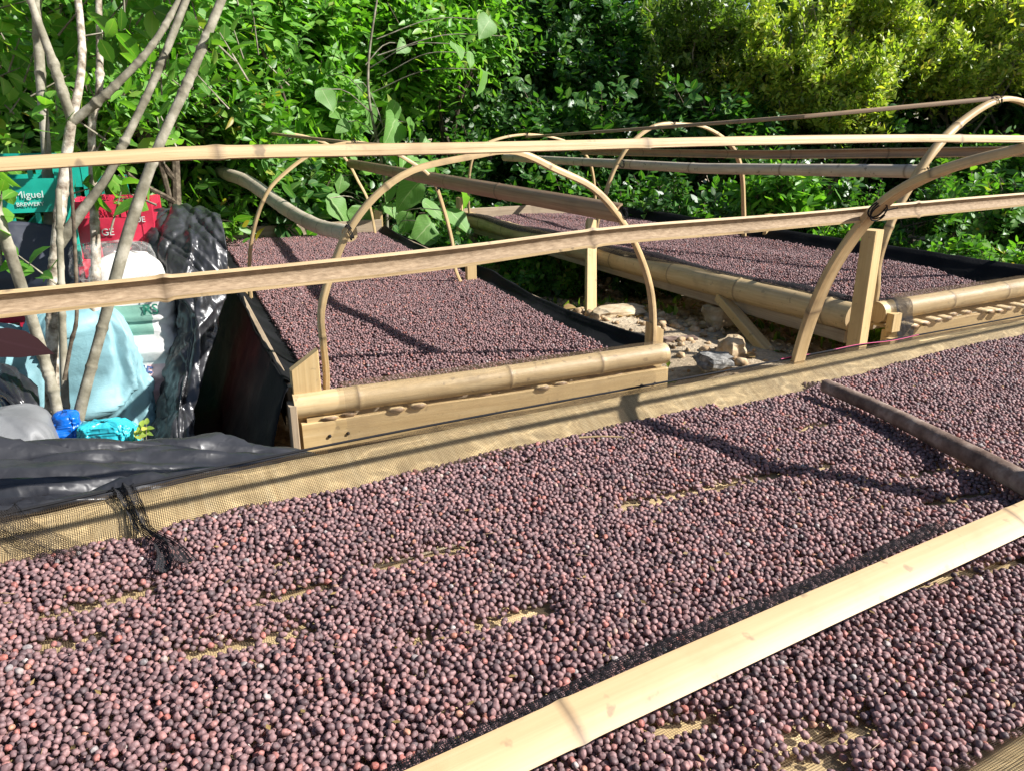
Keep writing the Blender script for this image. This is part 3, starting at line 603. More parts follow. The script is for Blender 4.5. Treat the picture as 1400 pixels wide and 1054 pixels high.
# large pale leaves, each its own part
lroot = empty('large_leaved_plant', (*dep(540, 330, 5.6)[:2], 0), 'climbing plant with large pale heart-shaped leaves between the two rear drying beds', 'plant')
R = np.random.default_rng(55); LM = []
for k in range(6):
    V, F, UV = leaves_geo(np.zeros((1, 3)), np.array([[1., 0, 0]]), np.array([[0, 0, 1.]]), np.array([1.]), 'heart', R)
    V[:, 2] += .05 * np.sin(V[:, 0] * 9 + k) * np.sign(V[:, 1]) * np.abs(V[:, 1]) * 2 + .35 * R.uniform(-1, .6) * V[:, 1] ** 2
    V[:, 1] += .10 * R.normal() * V[:, 0] ** 2
    tmp_o = npmesh('leaf', V, F, M['leaf_large'], None, UV); LM.append(tmp_o.data); bpy.data.objects.remove(tmp_o)
spots = [(495, 120, .26), (455, 135, .22), (530, 140, .24), (480, 165, .2), (560, 175, .22), (510, 190, .24), (590, 185, .2), (545, 205, .22), (575, 215, .26), (600, 225, .22), (470, 245, .22), (455, 270, .24), (490, 280, .22), (520, 250, .2), (570, 255, .26), (590, 275, .24), (560, 290, .22), (605, 290, .2), (585, 310, .24), (545, 320, .2), (500, 310, .2), (610, 325, .18), (440, 260, .2), (525, 275, .22), (540, 160, .22), (620, 250, .18), (505, 145, .22), (570, 330, .2), (470, 200, .2), (435, 120, .22), (450, 110, .22), (660, 90, .2), (690, 50, .18), (645, 70, .18), (675, 30, .18), (620, 60, .17), (560, 60, .16)]
md = MD(); stem_nodes = []
for i, (px, py, s) in enumerate(spots):
    p = dep(px + R.normal(0, 5), py + R.normal(0, 4), 5.45 + R.uniform(-.15, .25)); s *= 1.0
    tod = unit(np.array([R.normal(0, .5), -.35 + R.normal(0, .3), -.75 + R.normal(0, .25)])); nrm = unit(np.array([.45, -.75, .55]) + R.normal(0, .3, 3))
    nrm = unit(nrm - tod * (nrm @ tod)); sd = np.cross(nrm, tod)
    o = bpy.data.objects.new('leaf', LM[i % 6]); COL.objects.link(o); o.parent = lroot
    from mathutils import Matrix
    q = s * (.62 + .5 * ((i * 37) % 10) / 10)
    o.matrix_local = Matrix(((tod[0] * q, sd[0] * q, nrm[0] * q, p[0] - lroot.location.x), (tod[1] * q, sd[1] * q, nrm[1] * q, p[1] - lroot.location.y), (tod[2] * q, sd[2] * q, nrm[2] * q, p[2]), (0, 0, 0, 1)))
    b0 = np.array([lroot.location.x + .06 * math.sin(i), lroot.location.y + .25, max(.1, p[2] - .15)])
    sweep(md, circle(.0035, 5), catmull([b0, (b0 + p) / 2 + (0, 0, .07), p], 5), up=(.2, .1, 1), step=.06)
sweep(md, circle(.014, 7), catmull([(lroot.location.x, lroot.location.y + .2, -.02), (lroot.location.x + .04, lroot.location.y + .25, .7), (lroot.location.x - .05, lroot.location.y + .25, 1.4), (lroot.location.x + .1, lroot.location.y + .3, 2.1)], 8), up=(1, 0, 0), taper=(1, .5))
md.build('stem', [M['bark_smooth'], M['bark_smooth']], lroot)
# far wood that reads as one mass
Rw = np.random.default_rng(9); n = 26000
ang = Rw.uniform(-.65, 2.1, n) ; rr = Rw.uniform(10.5, 13.5, n); wx = rr * np.sin(ang); wy = rr * np.cos(ang); wz = 4.6 * Rw.random(n) ** .8
keep = (np.array([mnoise.noise(Vector((a * 9, z * 1.6, 2))) + (.0 if z < 2 else -.12) for a, z in zip(ang, wz)]) > -.36)
tips = np.stack([wx, wy, wz], 1)[keep]; td = unit(np.array([.5, -.5, .6]) + Rw.normal(0, .5, tips.shape))
V, F, UV = leaves_geo(tips, unit(Rw.normal(0, 1, tips.shape) + (0, 0, -.5)), td, Rw.uniform(.18, .38, len(tips)), 'oval', Rw)
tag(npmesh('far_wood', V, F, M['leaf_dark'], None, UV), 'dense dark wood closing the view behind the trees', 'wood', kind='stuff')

# small multi-stemmed tree by the sacks
TR = empty('coffee_tree', (*dep(95, 640, 2.35)[:2], 0), 'slender multi-stemmed tree with mottled pale bark rising among the sacks and crates', 'tree')
def stem(pts, r0, r1, bark, seed):
    md = MD(); P = catmull([dep(x, y, d - .15) for x, y, d in pts], 8)
    sweep(md, circle(r0, 10), P, up=(1, 0, 0), step=.03, taper=(1, r1 / r0), wob=.22, seed=seed, nodes=sorted(np.random.default_rng(seed).uniform(.05, plen(P) - .05, 9)), bump=.16)
    o = md.build('stem', [M[bark], M[bark]], TR); return P
b0 = (90, 660, 2.32)
S1 = stem([(80, 690, 2.38), (72, 560, 2.4), (72, 420, 2.42), (78, 330, 2.42), (88, 240, 2.42), (98, 165, 2.42), (108, 120, 2.42), (112, 60, 2.45), (100, -60, 2.5)], 0.0224, 0.0096, 'bark', 1)
S1a = stem([(98, 165, 2.42), (90, 140, 2.4), (72, 85, 2.38), (38, -10, 2.35), (20, -80, 2.32)], 0.0152, 0.0080, 'bark_smooth', 2)
S1b = stem([(98, 168, 2.42), (118, 152, 2.42), (155, 120, 2.42), (210, 60, 2.45), (262, -30, 2.5)], 0.0144, 0.0072, 'bark_smooth', 3)
S2 = stem([(88, 690, 2.6), (72, 420, 2.62), (64, 220, 2.62), (55, 100, 2.62), (46, -60, 2.62)], 0.0176, 0.0136, 'bark_smooth', 4)
S3 = stem([(112, 690, 2.55), (122, 560, 2.55), (131, 380, 2.55), (127, 250, 2.55), (126, 165, 2.55), (136, 120, 2.55), (134, -50, 2.58)], 0.0192, 0.0088, 'bark', 5)
S4 = stem([(80, 335, 2.43), (110, 292, 2.42), (145, 245, 2.42), (165, 205, 2.42), (215, 100, 2.45), (270, -40, 2.5)], 0.0160, 0.0096, 'bark_smooth', 6)
S5 = stem([(88, 690, 2.3), (105, 580, 2.3), (142, 440, 2.32), (178, 310, 2.34), (215, 205, 2.36), (258, 110, 2.4), (315, -30, 2.45)], 0.0176, 0.0136, 'bark_smooth', 7)
S6 = stem([(92, 690, 2.26), (80, 570, 2.26), (60, 490, 2.24), (30, 395, 2.2), (0, 305, 2.15), (-30, 220, 2.1)], 0.0176, 0.0128, 'bark_smooth', 8)
S7 = stem([(96, 690, 2.34), (90, 570, 2.34), (86, 460, 2.34), (82, 330, 2.36), (80, 260, 2.38)], 0.0136, 0.0088, 'bark_smooth', 9)
S8 = stem([(88, 520, 2.28), (97, 470, 2.28), (105, 430, 2.28), (102, 330, 2.3), (96, 230, 2.3)], 0.0056, 0.0040, 'bark_dark', 10)
R = np.random.default_rng(77)
cl = [dep(x, y, d) for x, y, d in [(30, -60, 2.5), (90, -90, 2.6), (160, -80, 2.6), (250, -70, 2.6), (-40, 20, 2.7), (10, 60, 2.9), (300, -60, 2.7), (200, 20, 2.95), (120, 30, 2.9), (-70, -80, 2.5), (0, 150, 2.9), (280, 30, 3.0)]]
tips = np.concatenate([c + R.normal(0, .12, (18, 3)) for c in cl]); td = unit(R.normal(0, .5, tips.shape) + (.2, -.1, .6))
extra = np.array([dep(q[0], q[1], q[2] - .14) for q in [(25, 350, 2.2), (150, 250, 2.5), (160, 258, 2.52), (170, 245, 2.5), (65, 140, 2.4), (62, 135, 2.38), (5, 255, 2.2), (2, 262, 2.15), (265, 30, 2.4), (300, 45, 2.4), (215, 150, 2.5), (215, 160, 2.5)]])
tips = np.concatenate([tips, extra]); td = np.concatenate([td, unit(R.normal(0, .5, extra.shape) + (.2, -.3, .6))])
pos, d, nr, sz = rosettes(tips, td, 6, .085, 'oval', R)
V, F, UV = leaves_geo(pos, d, nr, sz, 'oval', R); tag(npmesh('crown', V, F, M['leaf_bright'], TR, UV), kind='stuff')
sv, sf = segs_geo(tips - td * .16 + R.normal(0, .03, tips.shape), tips, np.full(len(tips), .004), np.full(len(tips), .002)); tag(npmesh('twigs', sv, sf, M['bark_smooth'], TR, np.zeros((len(sf), 4, 2))), kind='stuff')

# ------------------------------------------------------------------ drying bed 1 (long side across the view)
Z1 = 0.530          # net floor
B1 = empty('drying_bed', (0.6, 0.75, 0), 'wide foreground drying bed with tan netted sides holding a thick spread of coffee cherries', 'drying bed')
X0, X1, YN, YF = -1.35, 3.9, .275, 1.12
def put(o, label=None):
    if label: o['label'] = label
    return o
# slats under the net, running lengthwise
def slat_mesh(L, w=.045, t=.008, axis=(1, 0, 0)):
    md = MD(); A = np.asarray(axis, float)
    pr = [(-w / 2, 0), (-w * .25, -t * .7), (w * .25, -t * .7), (w / 2, 0), (w * .25, t * .5), (-w * .25, t * .5)]
    sweep(md, pr, [(0, 0, 0), tuple(A * L)], up=(0, 0, 1), step=L / 3)
    return md.mesh('slat', [M['mat_tan'], M['bamboo_brown']])
sm = slat_mesh(X1 - X0, .0515)
for k in range(16):
    o = bpy.data.objects.new('slat', sm); COL.objects.link(o); o.parent = B1
    o.location = (X0 - .6 + random.uniform(-.02, .02), YN + .03 + k * .0525 - .75 + random.uniform(-.006, .006), Z1 - .0065 + random.uniform(-.0015, .001))
for x in (X0 + .1, -.1, 1.15, 2.4, X1 - .1):
    plank('cross_bearer', (x, YN - .02, Z1 - .045), (x, YF + .1, Z1 - .045), .05, .04, (0, 0, 1), M['lumber_old'], B1)
# far side: leaning tan board faced with net
xsn = np.linspace(X0, X1, 22)
def ztop(x): return .575 + .008 * math.sin(x * 2.1 + .4) - .010 * max(0, x - 1.6)
def ytop(x): return 1.205 + .006 * math.sin(x * 3.7 + 1)
G = [[(x, ytop(x) - .004, ztop(x) - .010) for x in xsn], [(x, 1.165, Z1 + .022) for x in xsn], [(x, 1.118, Z1 - .006) for x in xsn]]
grid_surface('side_board', G, M['mat_tan'], B1, sub=4, wr=.0015, wf=9, thick=.012, aniso=(.4, 1, 1))
G = [[(x, ytop(x) + .012, ztop(x) - .02) for x in xsn], [(x, ytop(x), ztop(x)) for x in xsn], [(x, 1.19, ztop(x) - .006) for x in xsn], [(x, 1.16, Z1 + .034) for x in xsn], [(x, 1.105, Z1 + .006) for x in xsn], [(x, 1.06, Z1 + .002) for x in xsn]]
grid_surface('side_net', [[(p[0], p[1] - .003, p[2] + .005) for p in r_] for r_ in G], M['net_wall'], B1, sub=6, wr=.0042, wf=13, seed=4, aniso=(.7, 1, 1))
md = MD(); sweep(md, circle(.0022, 6), [(x, ytop(x) + .002, ztop(x) + .005) for x in np.linspace(X0, X1, 90)], step=.03); md.build('hem_cord', [M['cord_dark']] * 2, B1)
md = MD(); sweep(md, circle(.0011, 5), [(x, ytop(x) - .002 + .004 * math.sin(9 * x), ztop(x) + .007 + .002 * math.sin(23 * x)) for x in np.linspace(1.42, 1.95, 50)], step=.02); put(md.build('hem_cord', [M['cord']] * 2, B1), 'magenta cord along the net hem')
pole('side_pole', [(X0, 1.225, Z1 - .02), (1.2, 1.228, Z1 - .015), (X1, 1.225, Z1 - .02)], .022, BAM, B1)
# near side
G = [[(x, YN - .11, Z1 - .06) for x in xsn], [(x, YN - .10, Z1 + .004) for x in xsn], [(x, YN - .04, Z1 + .018) for x in xsn], [(x, YN + .005, Z1 + .004) for x in xsn]]
grid_surface('side_board', G, M['mat_tan'], B1, sub=4, wr=.001, wf=9, thick=.012)
G = [[(x, YN - .116, Z1 - .06) for x in xsn], [(x, YN - .105, Z1 + .013) for x in xsn], [(x, YN - .04, Z1 + .028) for x in xsn], [(x, YN + .01, Z1 + .014) for x in xsn], [(x, YN + .06, Z1 + .002) for x in xsn]]
grid_surface('side_net', G, M['net_wall'], B1, sub=5, wr=.002, wf=16, seed=9)
G = [[(x, y, Z1 + .0015) for x in xsn] for y in np.linspace(YN + .0, YF, 8)]
grid_surface('floor_net', G, M['net_brown'], B1, sub=3, wr=.0016, wf=7, seed=2)
for x in (X0 + .1, -.1, 1.15, 2.4, X1 - .1):
    for y in (YN - .05, YF + .10): plank('leg', (x + .045, y, -.03), (x + .045, y, Z1 - .03), .05, .045, (0, 1, 0), M['lumber_old'], B1)
for x in (X0, X1): plank('end_board', (x, YN - .05, Z1 + .01), (x, YF + .08, Z1 + .01), .11, .02, (0, 0, 1), M['lumber_old'], B1)
# arches over bed 1
apts = [atx(1085, 496, 1.464), atx(1110, 430, 1.464), atx(1142, 365, 1.464), atx(1180, 303, 1.464), atx(1225, 262, 1.464), atx(1300, 230, 1.464), atx(1400, 204, 1.464)]
prof = [(p[1], p[2]) for p in apts]; yc = .755
near = [(2 * yc - y - .02, z) for (y, z) in prof[::-1][1:]]
arch_yz = [(prof[0][0] + .012, Z1 - .12)] + prof + [(yc - .02, 1.072)] + near + [(YN - .055, Z1 - .12)]
for ax_ in (-.78, 1.464, 3.5):
    md = MD(); sweep(md, halfround(.037, .018), catmull([(ax_ + .01 * math.sin(k * 1.7), y, z) for k, (y, z) in enumerate(arch_yz)], 7), up=(0, 1, .001), step=.025, nodes=(.3, .72, 1.1), bump=.10, seed=ax_)
    # frame: width must lie along X
    put(md.build('arch', [M['arch']] * 2, B1), 'bent split-bamboo hoop over the foreground bed')
def rail(px_pts, Y, prof_pm, mats, nodes, label, up=(0, 0, 1), x0=None, x1=None, parent=None, seed=0):
    P = [aty(x, y, Y) for x, y in px_pts]; a = P[0] + (P[0] - P[1]) / np.linalg.norm(P[0] - P[1]) * ((P[0][0] - x0) if x0 is not None else 0)
    b_ = P[-1] + (P[-1] - P[-2]) / np.linalg.norm(P[-1] - P[-2]) * ((x1 - P[-1][0]) if x1 is not None else 0)
    path = catmull([a] + P + [b_], 10); md = MD(); pr, pm = prof_pm
    sweep(md, pr, path, up=up, step=.03, nodes=nodes, bump=.16, pm=pm, seed=seed, wob=.10)
    return put(md.build('rail', mats, parent), label)
# far shoulder rail: half culm, hollow side towards the viewer
C1 = cshape(.0170, .0048, 116, 266, 9); C1 = ([(x + .012, y) for x, y in C1[0]], C1[1])
lowP = [(0, 414), (200, 394), (400, 374), (620, 350), (830, 322), (1000, 308), (1130, 297), (1300, 281), (1400, 272)]
def flip(pp): return ([(-x, y) for x, y in pp[0]], pp[1])
rail(lowP, 1.075, C1, [M['bamboo_pale'], M['bamboo_inner'], M['bamboo_pale']], (.2, .68 + .72, 1.12 + .95, 2.95, 3.6), 'half-culm bamboo shoulder rail with its brown hollow side showing', x0=-1.3, x1=3.8, parent=B1)
upP = [(0, 226), (250, 211), (500, 206), (700, 202), (1000, 194), (1250, 190), (1400, 191)]
rail(upP, .775, (halfround(.009, .0118), [1, 1, 0, 0, 0, 0, 0, 0, 1, 1]), [M['bamboo_pale'], M['bamboo_brown'], M['bamboo_pale']], (.35, 1.45, 1.95, 2.6, 3.3), 'pale split-bamboo ridge rail of the foreground bed', x0=-1.3, x1=3.8, parent=B1, seed=3, up=(0, .15, 1))

# ------------------------------------------------------------------ drying bed 2 (left rear)
A2 = math.radians(-5.8); O2 = np.array([.48, 1.98, .42]); U2 = np.array([math.cos(A2), math.sin(A2), 0]); V2 = np.array([-math.sin(A2), math.cos(A2), 0])
def w2(u, v, w): return O2 + U2 * u + V2 * v + np.array([0, 0, w])
B2 = empty('drying_bed', (*w2(.56, 1.7, 0)[:2], 0), 'long left rear drying bed with three bamboo hoops beside the black sheet and sacks', 'drying bed')
W2, L2 = 1.12, 3.5
up3 = np.array([0, 0, 1.])
pole('end_pole', [w2(-.03, -.02, -.022), w2(.5, -.025, -.020), w2(1.15, -.02, -.012)], .034, BAM, B2, nodes=[.17, .62, .93], n=18)
plank('end_board', w2(-.015, -.035, -.108), w2(1.15, -.035, -.098), .085, .022, up3, M['lumber'], B2, wob=.006)
plank('batten', w2(.0, -.03, -.062), w2(.12, -.03, -.061), .02, .02, up3, M['lumber'], B2)
plank('end_board', w2(-.02, L2, .0), w2(W2 + .02, L2, .01), .10, .02, up3, M['lumber_old'], B2)
plank('side_board', w2(-.028, .02, -.035), w2(-.028, L2, -.03), .11, .018, up3, M['lumber_old'], B2)
plank('side_board', w2(W2 + .03, .04, -.06), w2(W2 + .03, L2, -.05), .09, .018, up3, M['lumber_old'], B2)
sm2 = slat_mesh(L2 + .06, .05, .012, axis=V2)
for k in range(17):
    o = bpy.data.objects.new('slat', sm2); COL.objects.link(o); o.parent = B2
    p = w2(.05 + k * .0655 + random.uniform(-.012, .012), random.choice((-.04, -.046, -.012, .0)) + random.uniform(-.008, .008), -.061 + random.uniform(-.002, .003)); o.location = p - np.array(B2.location)
for v in (.12, 1.2, 2.3, 3.4): plank('cross_bearer', w2(-.02, v, -.10), w2(W2 + .02, v, -.10), .06, .04, up3, M['lumber_old'], B2)
def nail(board, bed, p, r=.0045):
    md = MD(); p = np.asarray(p); sweep(md, circle(r, 8), [p, p - np.array([0, .004, 0])], up=(0, 0, 1), step=.004)
    me = md.mesh('nail', [M['cord_dark']] * 2, np.array(bed.location)); o = bpy.data.objects.new('nail', me); COL.objects.link(o); o.parent = board
eb = [o for o in B2.children if o.name.startswith('end_board')][0]
for u in (.055, .105): nail(eb, B2, w2(u, -.046, -.11))
for u in (1.05, 1.10): nail(eb, B2, w2(u, -.046, -.10))
# posts: flat boards with a slanted top
def post(u, v, top, w=.07, t=.025, cut=.03, m='lumber', bot=-.43, face=None):
    return plank('post', w2(u, v, bot), w2(u, v, top), w, t, U2 if face is None else face, M[m], B2, cut=(0, cut))
post(.01, -.005, .075, .075, .03, .05); post(1.14, .03, .085, .055, .03, -.03); post(.0, 1.5, .06, .06, .03, .0); post(1.06, 1.5, .05, .05, .03, .015); post(.0, L2 - .02, .08, .06, .03, .02); post(W2 + .005, L2 + .03, .13, .06, .03, -.02)
plank('post', w2(-.035, -.03, -.43), w2(-.035, -.03, -.01), .05, .02, V2, M['lumber_old'], B2)
for v in (.02,):
    plank('leg', w2(1.10, v + .04, -.43), w2(1.10, v + .04, -.12), .06, .03, U2, M['lumber_old'], B2)
# net: over the end pole and the end board, floor, walls
us = np.linspace(.10, 1.13, 12)
G = [[w2(u, .22, -.045) for u in us], [w2(u, .10, -.035) for u in us], [w2(u, .03, .006) for u in us], [w2(u, -.008, .028) for u in us], [w2(u, -.050, .018) for u in us], [w2(u, -.068, -.02) for u in us], [w2(u, -.062, -.056) for u in us], [w2(u, -.072, -.085) for u in us], [w2(u, -.068, -.14) for u in us]]
grid_surface('end_net', G, M['net_brown'], B2, sub=5, wr=.002, wf=14, seed=1)
G = [[w2(u, v, -.046 + .004 * math.sin(7 * u + 3 * v)) for u in np.linspace(0, W2, 8)] for v in np.linspace(.1, L2 - .02, 14)]
grid_surface('floor_net', G, M['net_dense'], B2, sub=3, wr=.002, wf=6, seed=3)
vs = np.linspace(0.05, L2 - .02, 13)
def sag(v): return math.sin(min(1, max(0, (v) / 1.5)) * math.pi) if v < 1.5 else math.sin((v - 1.5) / (L2 - 1.5) * math.pi)
G = [[w2(W2 + .045 - .02 * sag(v), v, -.10) for v in vs], [w2(W2 + .042 - .03 * sag(v), v, .012 - .018 * sag(v)) for v in vs], [w2(W2 + .025 - .035 * sag(v), v, .008 - .018 * sag(v)) for v in vs], [w2(W2 + .0 - .03 * sag(v), v, -.022) for v in vs], [w2(W2 - .08, v, -.043) for v in vs]]
grid_surface('side_net', G, M['black_dull'], B2, sub=5, wr=.004, wf=9, seed=6)
G = [[w2(-.045, v, -.10) for v in vs], [w2(-.044, v, .025 - .012 * sag(v)) for v in vs], [w2(-.015, v, .022 - .012 * sag(v)) for v in vs], [w2(.02, v, -.02) for v in vs], [w2(.07, v, -.043) for v in vs]]
grid_surface('side_net', G, M['black_dull'], B2, sub=5, wr=.003, wf=9, seed=7)
# hoops
def hoop(parent, pts, nodes, w=.028, t=.018, lab='bent split-bamboo hoop'):
    pts = [np.asarray(p_) + (rng.normal(0, .006, 3) if 1 < k_ < len(pts) - 2 else 0) for k_, p_ in enumerate(pts)]; md = MD(); P = catmull(pts, 9); side = np.cross(P[-1] - P[0], up3); 
    sweep(md, halfround(w, t), P, up=np.cross(up3, side) * -1 + 1e-4, step=.03, nodes=nodes, bump=.12, seed=random.random() * 9, wob=.16)
    return put(md.build('arch', [M['arch']] * 2, parent), lab)
n2 = V2
a0 = w2(0, .02, 0)
hoop(B2, [w2(.045, .02, -.2)] + [onplane(x, y, a0, n2) for x, y in ((446, 520), (442, 470), (441, 420), (456, 365), (478, 318), (512, 268), (560, 232), (640, 210), (700, 208), (760, 225), (812, 258), (850, 295), (878, 345), (892, 400), (893, 465))] + [w2(1.115, .02, -.1)], (.35, .8, 1.3), .025, .017)
a1 = w2(0, 1.46, 0)
hoop(B2, [w2(.01, 1.46, -.1)] + [onplane(x, y, a1, n2) for x, y in ((341, 364), (347, 315), (366, 270), (390, 240), (430, 212), (480, 197), (525, 203), (560, 220), (590, 245), (608, 285), (618, 330), (623, 370))] + [w2(1.03, 1.46, -.1)], (.5, 1.0), .021, .015)
a2_ = w2(0, 3.42, 0)
hoop(B2, [w2(.03, 3.42, -.1)] + [onplane(x, y, a2_, n2) for x, y in ((300, 310), (299, 265), (304, 237), (334, 201), (388, 183), (440, 194), (470, 215), (490, 248), (505, 280))] + [w2(1.08, 3.42, -.1)], (.5, 1.0), .023, .016)
# rails of bed 2
Ps = [onplane(302, 236, a2_, n2), dep(340, 250, 4.4), dep(385, 282, 3.55), dep(430, 308, 2.85), dep(478, 320, 2.12)]
put(pole('rail', catmull(Ps, 8), .036, BAMG, B2, spacing=.36, taper=(1.15, .62), wob=.06, bump=.05), 'thick bowed grey bamboo pole along the left shoulder')
md = MD(); pr, pm = cshape(.031, .006, -75, 75, 8)
sweep(md, pr, [onplane(480, 224, a2_, n2), dep(640, 254, 3.1), onplane(853, 292, a0, n2)], step=.06, nodes=(.4, .85, 1.3, 1.7, 2.2, 2.7), pm=pm, seed=5)
put(md.build('rail', [M['bamboo_brown'], M['bamboo_inner'], M['bamboo_brown']], B2), 'brown half-culm rail along the right shoulder')
md = MD(); sweep(md, halfround(.03, .014), [onplane(360, 182, a2_, n2), onplane(490, 197, a1, n2), onplane(668, 208, a0, n2)], step=.06, nodes=(.5, 1.2, 1.9, 2.6), seed=8)
put(md.build('rail', [M['bamboo_brown']] * 2, B2), 'thin split-bamboo ridge rail of the left rear bed')
# black sheets hanging at the bed's sides
vs = np.linspace(-.02, 2.7, 10)
def flare(v): return .11 + .06 * min(1, max(0, v)) + .025 * math.sin(4 * v)
G = [[w2(-.040, v, .03) for v in vs], [w2(-.05 - .25 * flare(v), v, -.09) for v in vs], [w2(-.05 - .5 * flare(v), v, -.20) for v in vs], [w2(-.05 - .78 * flare(v), v, -.31) for v in vs], [w2(-.06 - flare(v), v, -.395) for v in vs], [w2(-.30 - .8 * flare(v), v, -.402) for v in vs]]
sh = grid_surface('black_side_sheet', G, M['black_dull'], None, sub=9, wr=.006, wf=7, seed=12, fd=(22, .012, 80, 20), thick=.002, loc=tuple(w2(-.1, 1.2, -.42)))
tag(sh, 'black sheet hanging in shade down the left side of the long rear drying bed', 'plastic sheet')
vs = np.linspace(1.55, 3.3, 7)
G = [[w2(W2 + .05, v, .0) for v in vs], [w2(W2 + .10, v, -.12) for v in vs], [w2(W2 + .16, v, -.27) for v in vs], [w2(W2 + .24, v, -.39) for v in vs]]
sh = grid_surface('black_side_sheet', G, M['black_dull'], None, sub=6, wr=.012, wf=7, seed=15, thick=.002, loc=tuple(w2(W2 + .1, 2.4, -.42)))
tag(sh, 'black sheet hanging from the far right side of the left rear drying bed', 'plastic sheet')

# ------------------------------------------------------------------ drying bed 3 (right rear)
A3 = math.radians(-2.1); O3 = np.array([2.62, 1.84, .45]); U3 = np.array([math.cos(A3), math.sin(A3), 0]); V3 = np.array([-math.sin(A3), math.cos(A3), 0])
def w3(u, v, w): return O3 + U3 * u + V3 * v + np.array([0, 0, w])
W3, L3 = 1.22, 3.75
B3 = empty('drying_bed', (*w3(.6, 1.8, 0)[:2], 0), 'right rear drying bed with a thick bamboo side pole and three tall bamboo hoops', 'drying bed')
put(pole('side_pole', [w3(-.02, .03, -.045), w3(-.01, 1.8, -.055), w3(.02, L3 + .1, -.03)], .056, BAM, B3, nodes=[.12, .62, 1.1, 1.62, 2.1, 2.55, 3.0, 3.4], n=20), 'thick tan bamboo culm')
plank('side_board', w3(-.03, .05, -.125), w3(.01, L3, -.10), .05, .03, up3, M['lumber_old'], B3)
pole('end_pole', [w3(.03, -.02, -.02), w3(1.3, -.02, -.005)], .040, BAM, B3, nodes=[.42, .78, 1.05], n=18)
plank('end_board', w3(.05, -.05, -.125), w3(1.3, -.05, -.115), .075, .022, up3, M['lumber'], B3, wob=.006)
plank('end_board', w3(-.02, L3 + .02, .0), w3(W3, L3 + .02, .0), .09, .02, up3, M['lumber_old'], B3)
plank('side_board', w3(W3 + .03, .0, -.03), w3(W3 + .03, L3, -.03), .10, .02, up3, M['lumber_old'], B3)
sm3 = slat_mesh(L3 + .08, .055, .014, axis=V3)
for k in range(15):
    o = bpy.data.objects.new('slat', sm3); COL.objects.link(o); o.parent = B3
    p = w3(.08 + k * .082 + random.uniform(-.012, .012), random.choice((-.075, -.08, -.045)) + random.uniform(-.012, .012), -.075 + random.uniform(-.002, .003)); o.location = p - np.array(B3.location)
for v in (.15, 1.3, 2.5, 3.6): plank('cross_bearer', w3(-.02, v, -.115), w3(W3 + .02, v, -.115), .06, .04, up3, M['lumber_old'], B3)
q_ = aty(1177, 430, 1.80); plank('post', (q_[0], q_[1], -.02), (q_[0], q_[1], aty(1180, 316, 1.80)[2]), .07, .05, U3 + V3 * .25, M['lumber'], B3)
plank('block', w3(.062, -.075, -.085), w3(.062, -.075, -.015), .05, .03, U3, M['lumber'], B3)
plank('block', w3(.068, -.075, -.17), w3(.068, -.075, -.11), .06, .03, U3, M['lumber'], B3)
plank('post', w3(W3 + .02, -.02, -.46), w3(W3 + .02, -.02, .14), .07, .04, U3, M['lumber'], B3)
gl = atz(808, 434, .20); tp_ = w3(-.085, 1.75, .08); tq = atx(808, 303, tp_[0])
plank('leg', (gl[0], gl[1], .12), (tp_[0], tq[1], tq[2]), .055, .035, U3, M['lumber'], B3)
plank('block', (tp_[0] - .012, tq[1] - .03, .36), (tp_[0] - .012, tq[1] - .03, .46), .06, .025, U3, M['lumber'], B3)
plank('post', w3(-.07, L3 - .05, -.14), w3(-.07, L3 - .05, .14), .06, .035, U3 + V3, M['lumber'], B3)
plank('leg', w3(.02, L3 - .1, -.46), w3(.02, L3 - .1, -.08), .06, .04, U3, M['lumber_old'], B3)
plank('leg', w3(W3, L3 - .1, -.46), w3(W3, L3 - .1, -.05), .06, .04, U3, M['lumber_old'], B3)
pr_ = w3(W3 + .01, 1.75, 0); plank('post', (pr_[0], pr_[1], -.02), (pr_[0], pr_[1], .58), .05, .03, U3, M['lumber'], B3)
bx0 = atx(985, 412, w3(-.03, .6, 0)[0]); plank('brace', (bx0[0], bx0[1], .35), atz(1072, 508, .16), .055, .04, U3, M['lumber'], B3)
plank('brace', w3(.55, -.02, -.13), w3(.25, .3, -.44), .06, .035, up3, M['lumber_old'], B3)
plank('brace', w3(.85, -.02, -.13), w3(.62, .35, -.44), .06, .035, up3, M['lumber_old'], B3)
us = np.linspace(.09, 1.28, 12)
G = [[w3(u, .22, -.05) for u in us], [w3(u, .10, -.04) for u in us], [w3(u, .035, .016) for u in us], [w3(u, -.012, .043) for u in us], [w3(u, -.056, .028) for u in us], [w3(u, -.077, -.02) for u in us], [w3(u, -.072, -.06) for u in us], [w3(u, -.088, -.10) for u in us], [w3(u, -.085, -.165) for u in us]]
grid_surface('end_net', G, M['net_brown'], B3, sub=5, wr=.002, wf=14, seed=21)
us = np.linspace(.075, .17, 4)
G = [[w3(u, .06, .01) for u in us], [w3(u, -.05, .03) for u in us], [w3(u, -.078, -.04) for u in us], [w3(u, -.095, -.12) for u in us], [w3(u, -.10, -.24) for u in us]]
grid_surface('net_tie', G, M['net_dense'], B3, sub=6, wr=.006, wf=18, seed=23)
G = [[w3(u, v, -.06 + .004 * math.sin(7 * u + 3 * v)) for u in np.linspace(0, W3, 8)] for v in np.linspace(.1, L3, 14)]
grid_surface('floor_net', G, M['net_dense'], B3, sub=3, wr=.002, wf=6, seed=24)
vs = np.linspace(.03, L3, 13)
G = [[w3(W3 + .045, v, -.10) for v in vs], [w3(W3 + .045, v, .028) for v in vs], [w3(W3 + .015, v, .026) for v in vs], [w3(W3 - .025, v, -.01) for v in vs], [w3(W3 - .08, v, -.055) for v in vs]]
grid_surface('side_net', G, M['black_dull'], B3, sub=5, wr=.004, wf=9, seed=26)
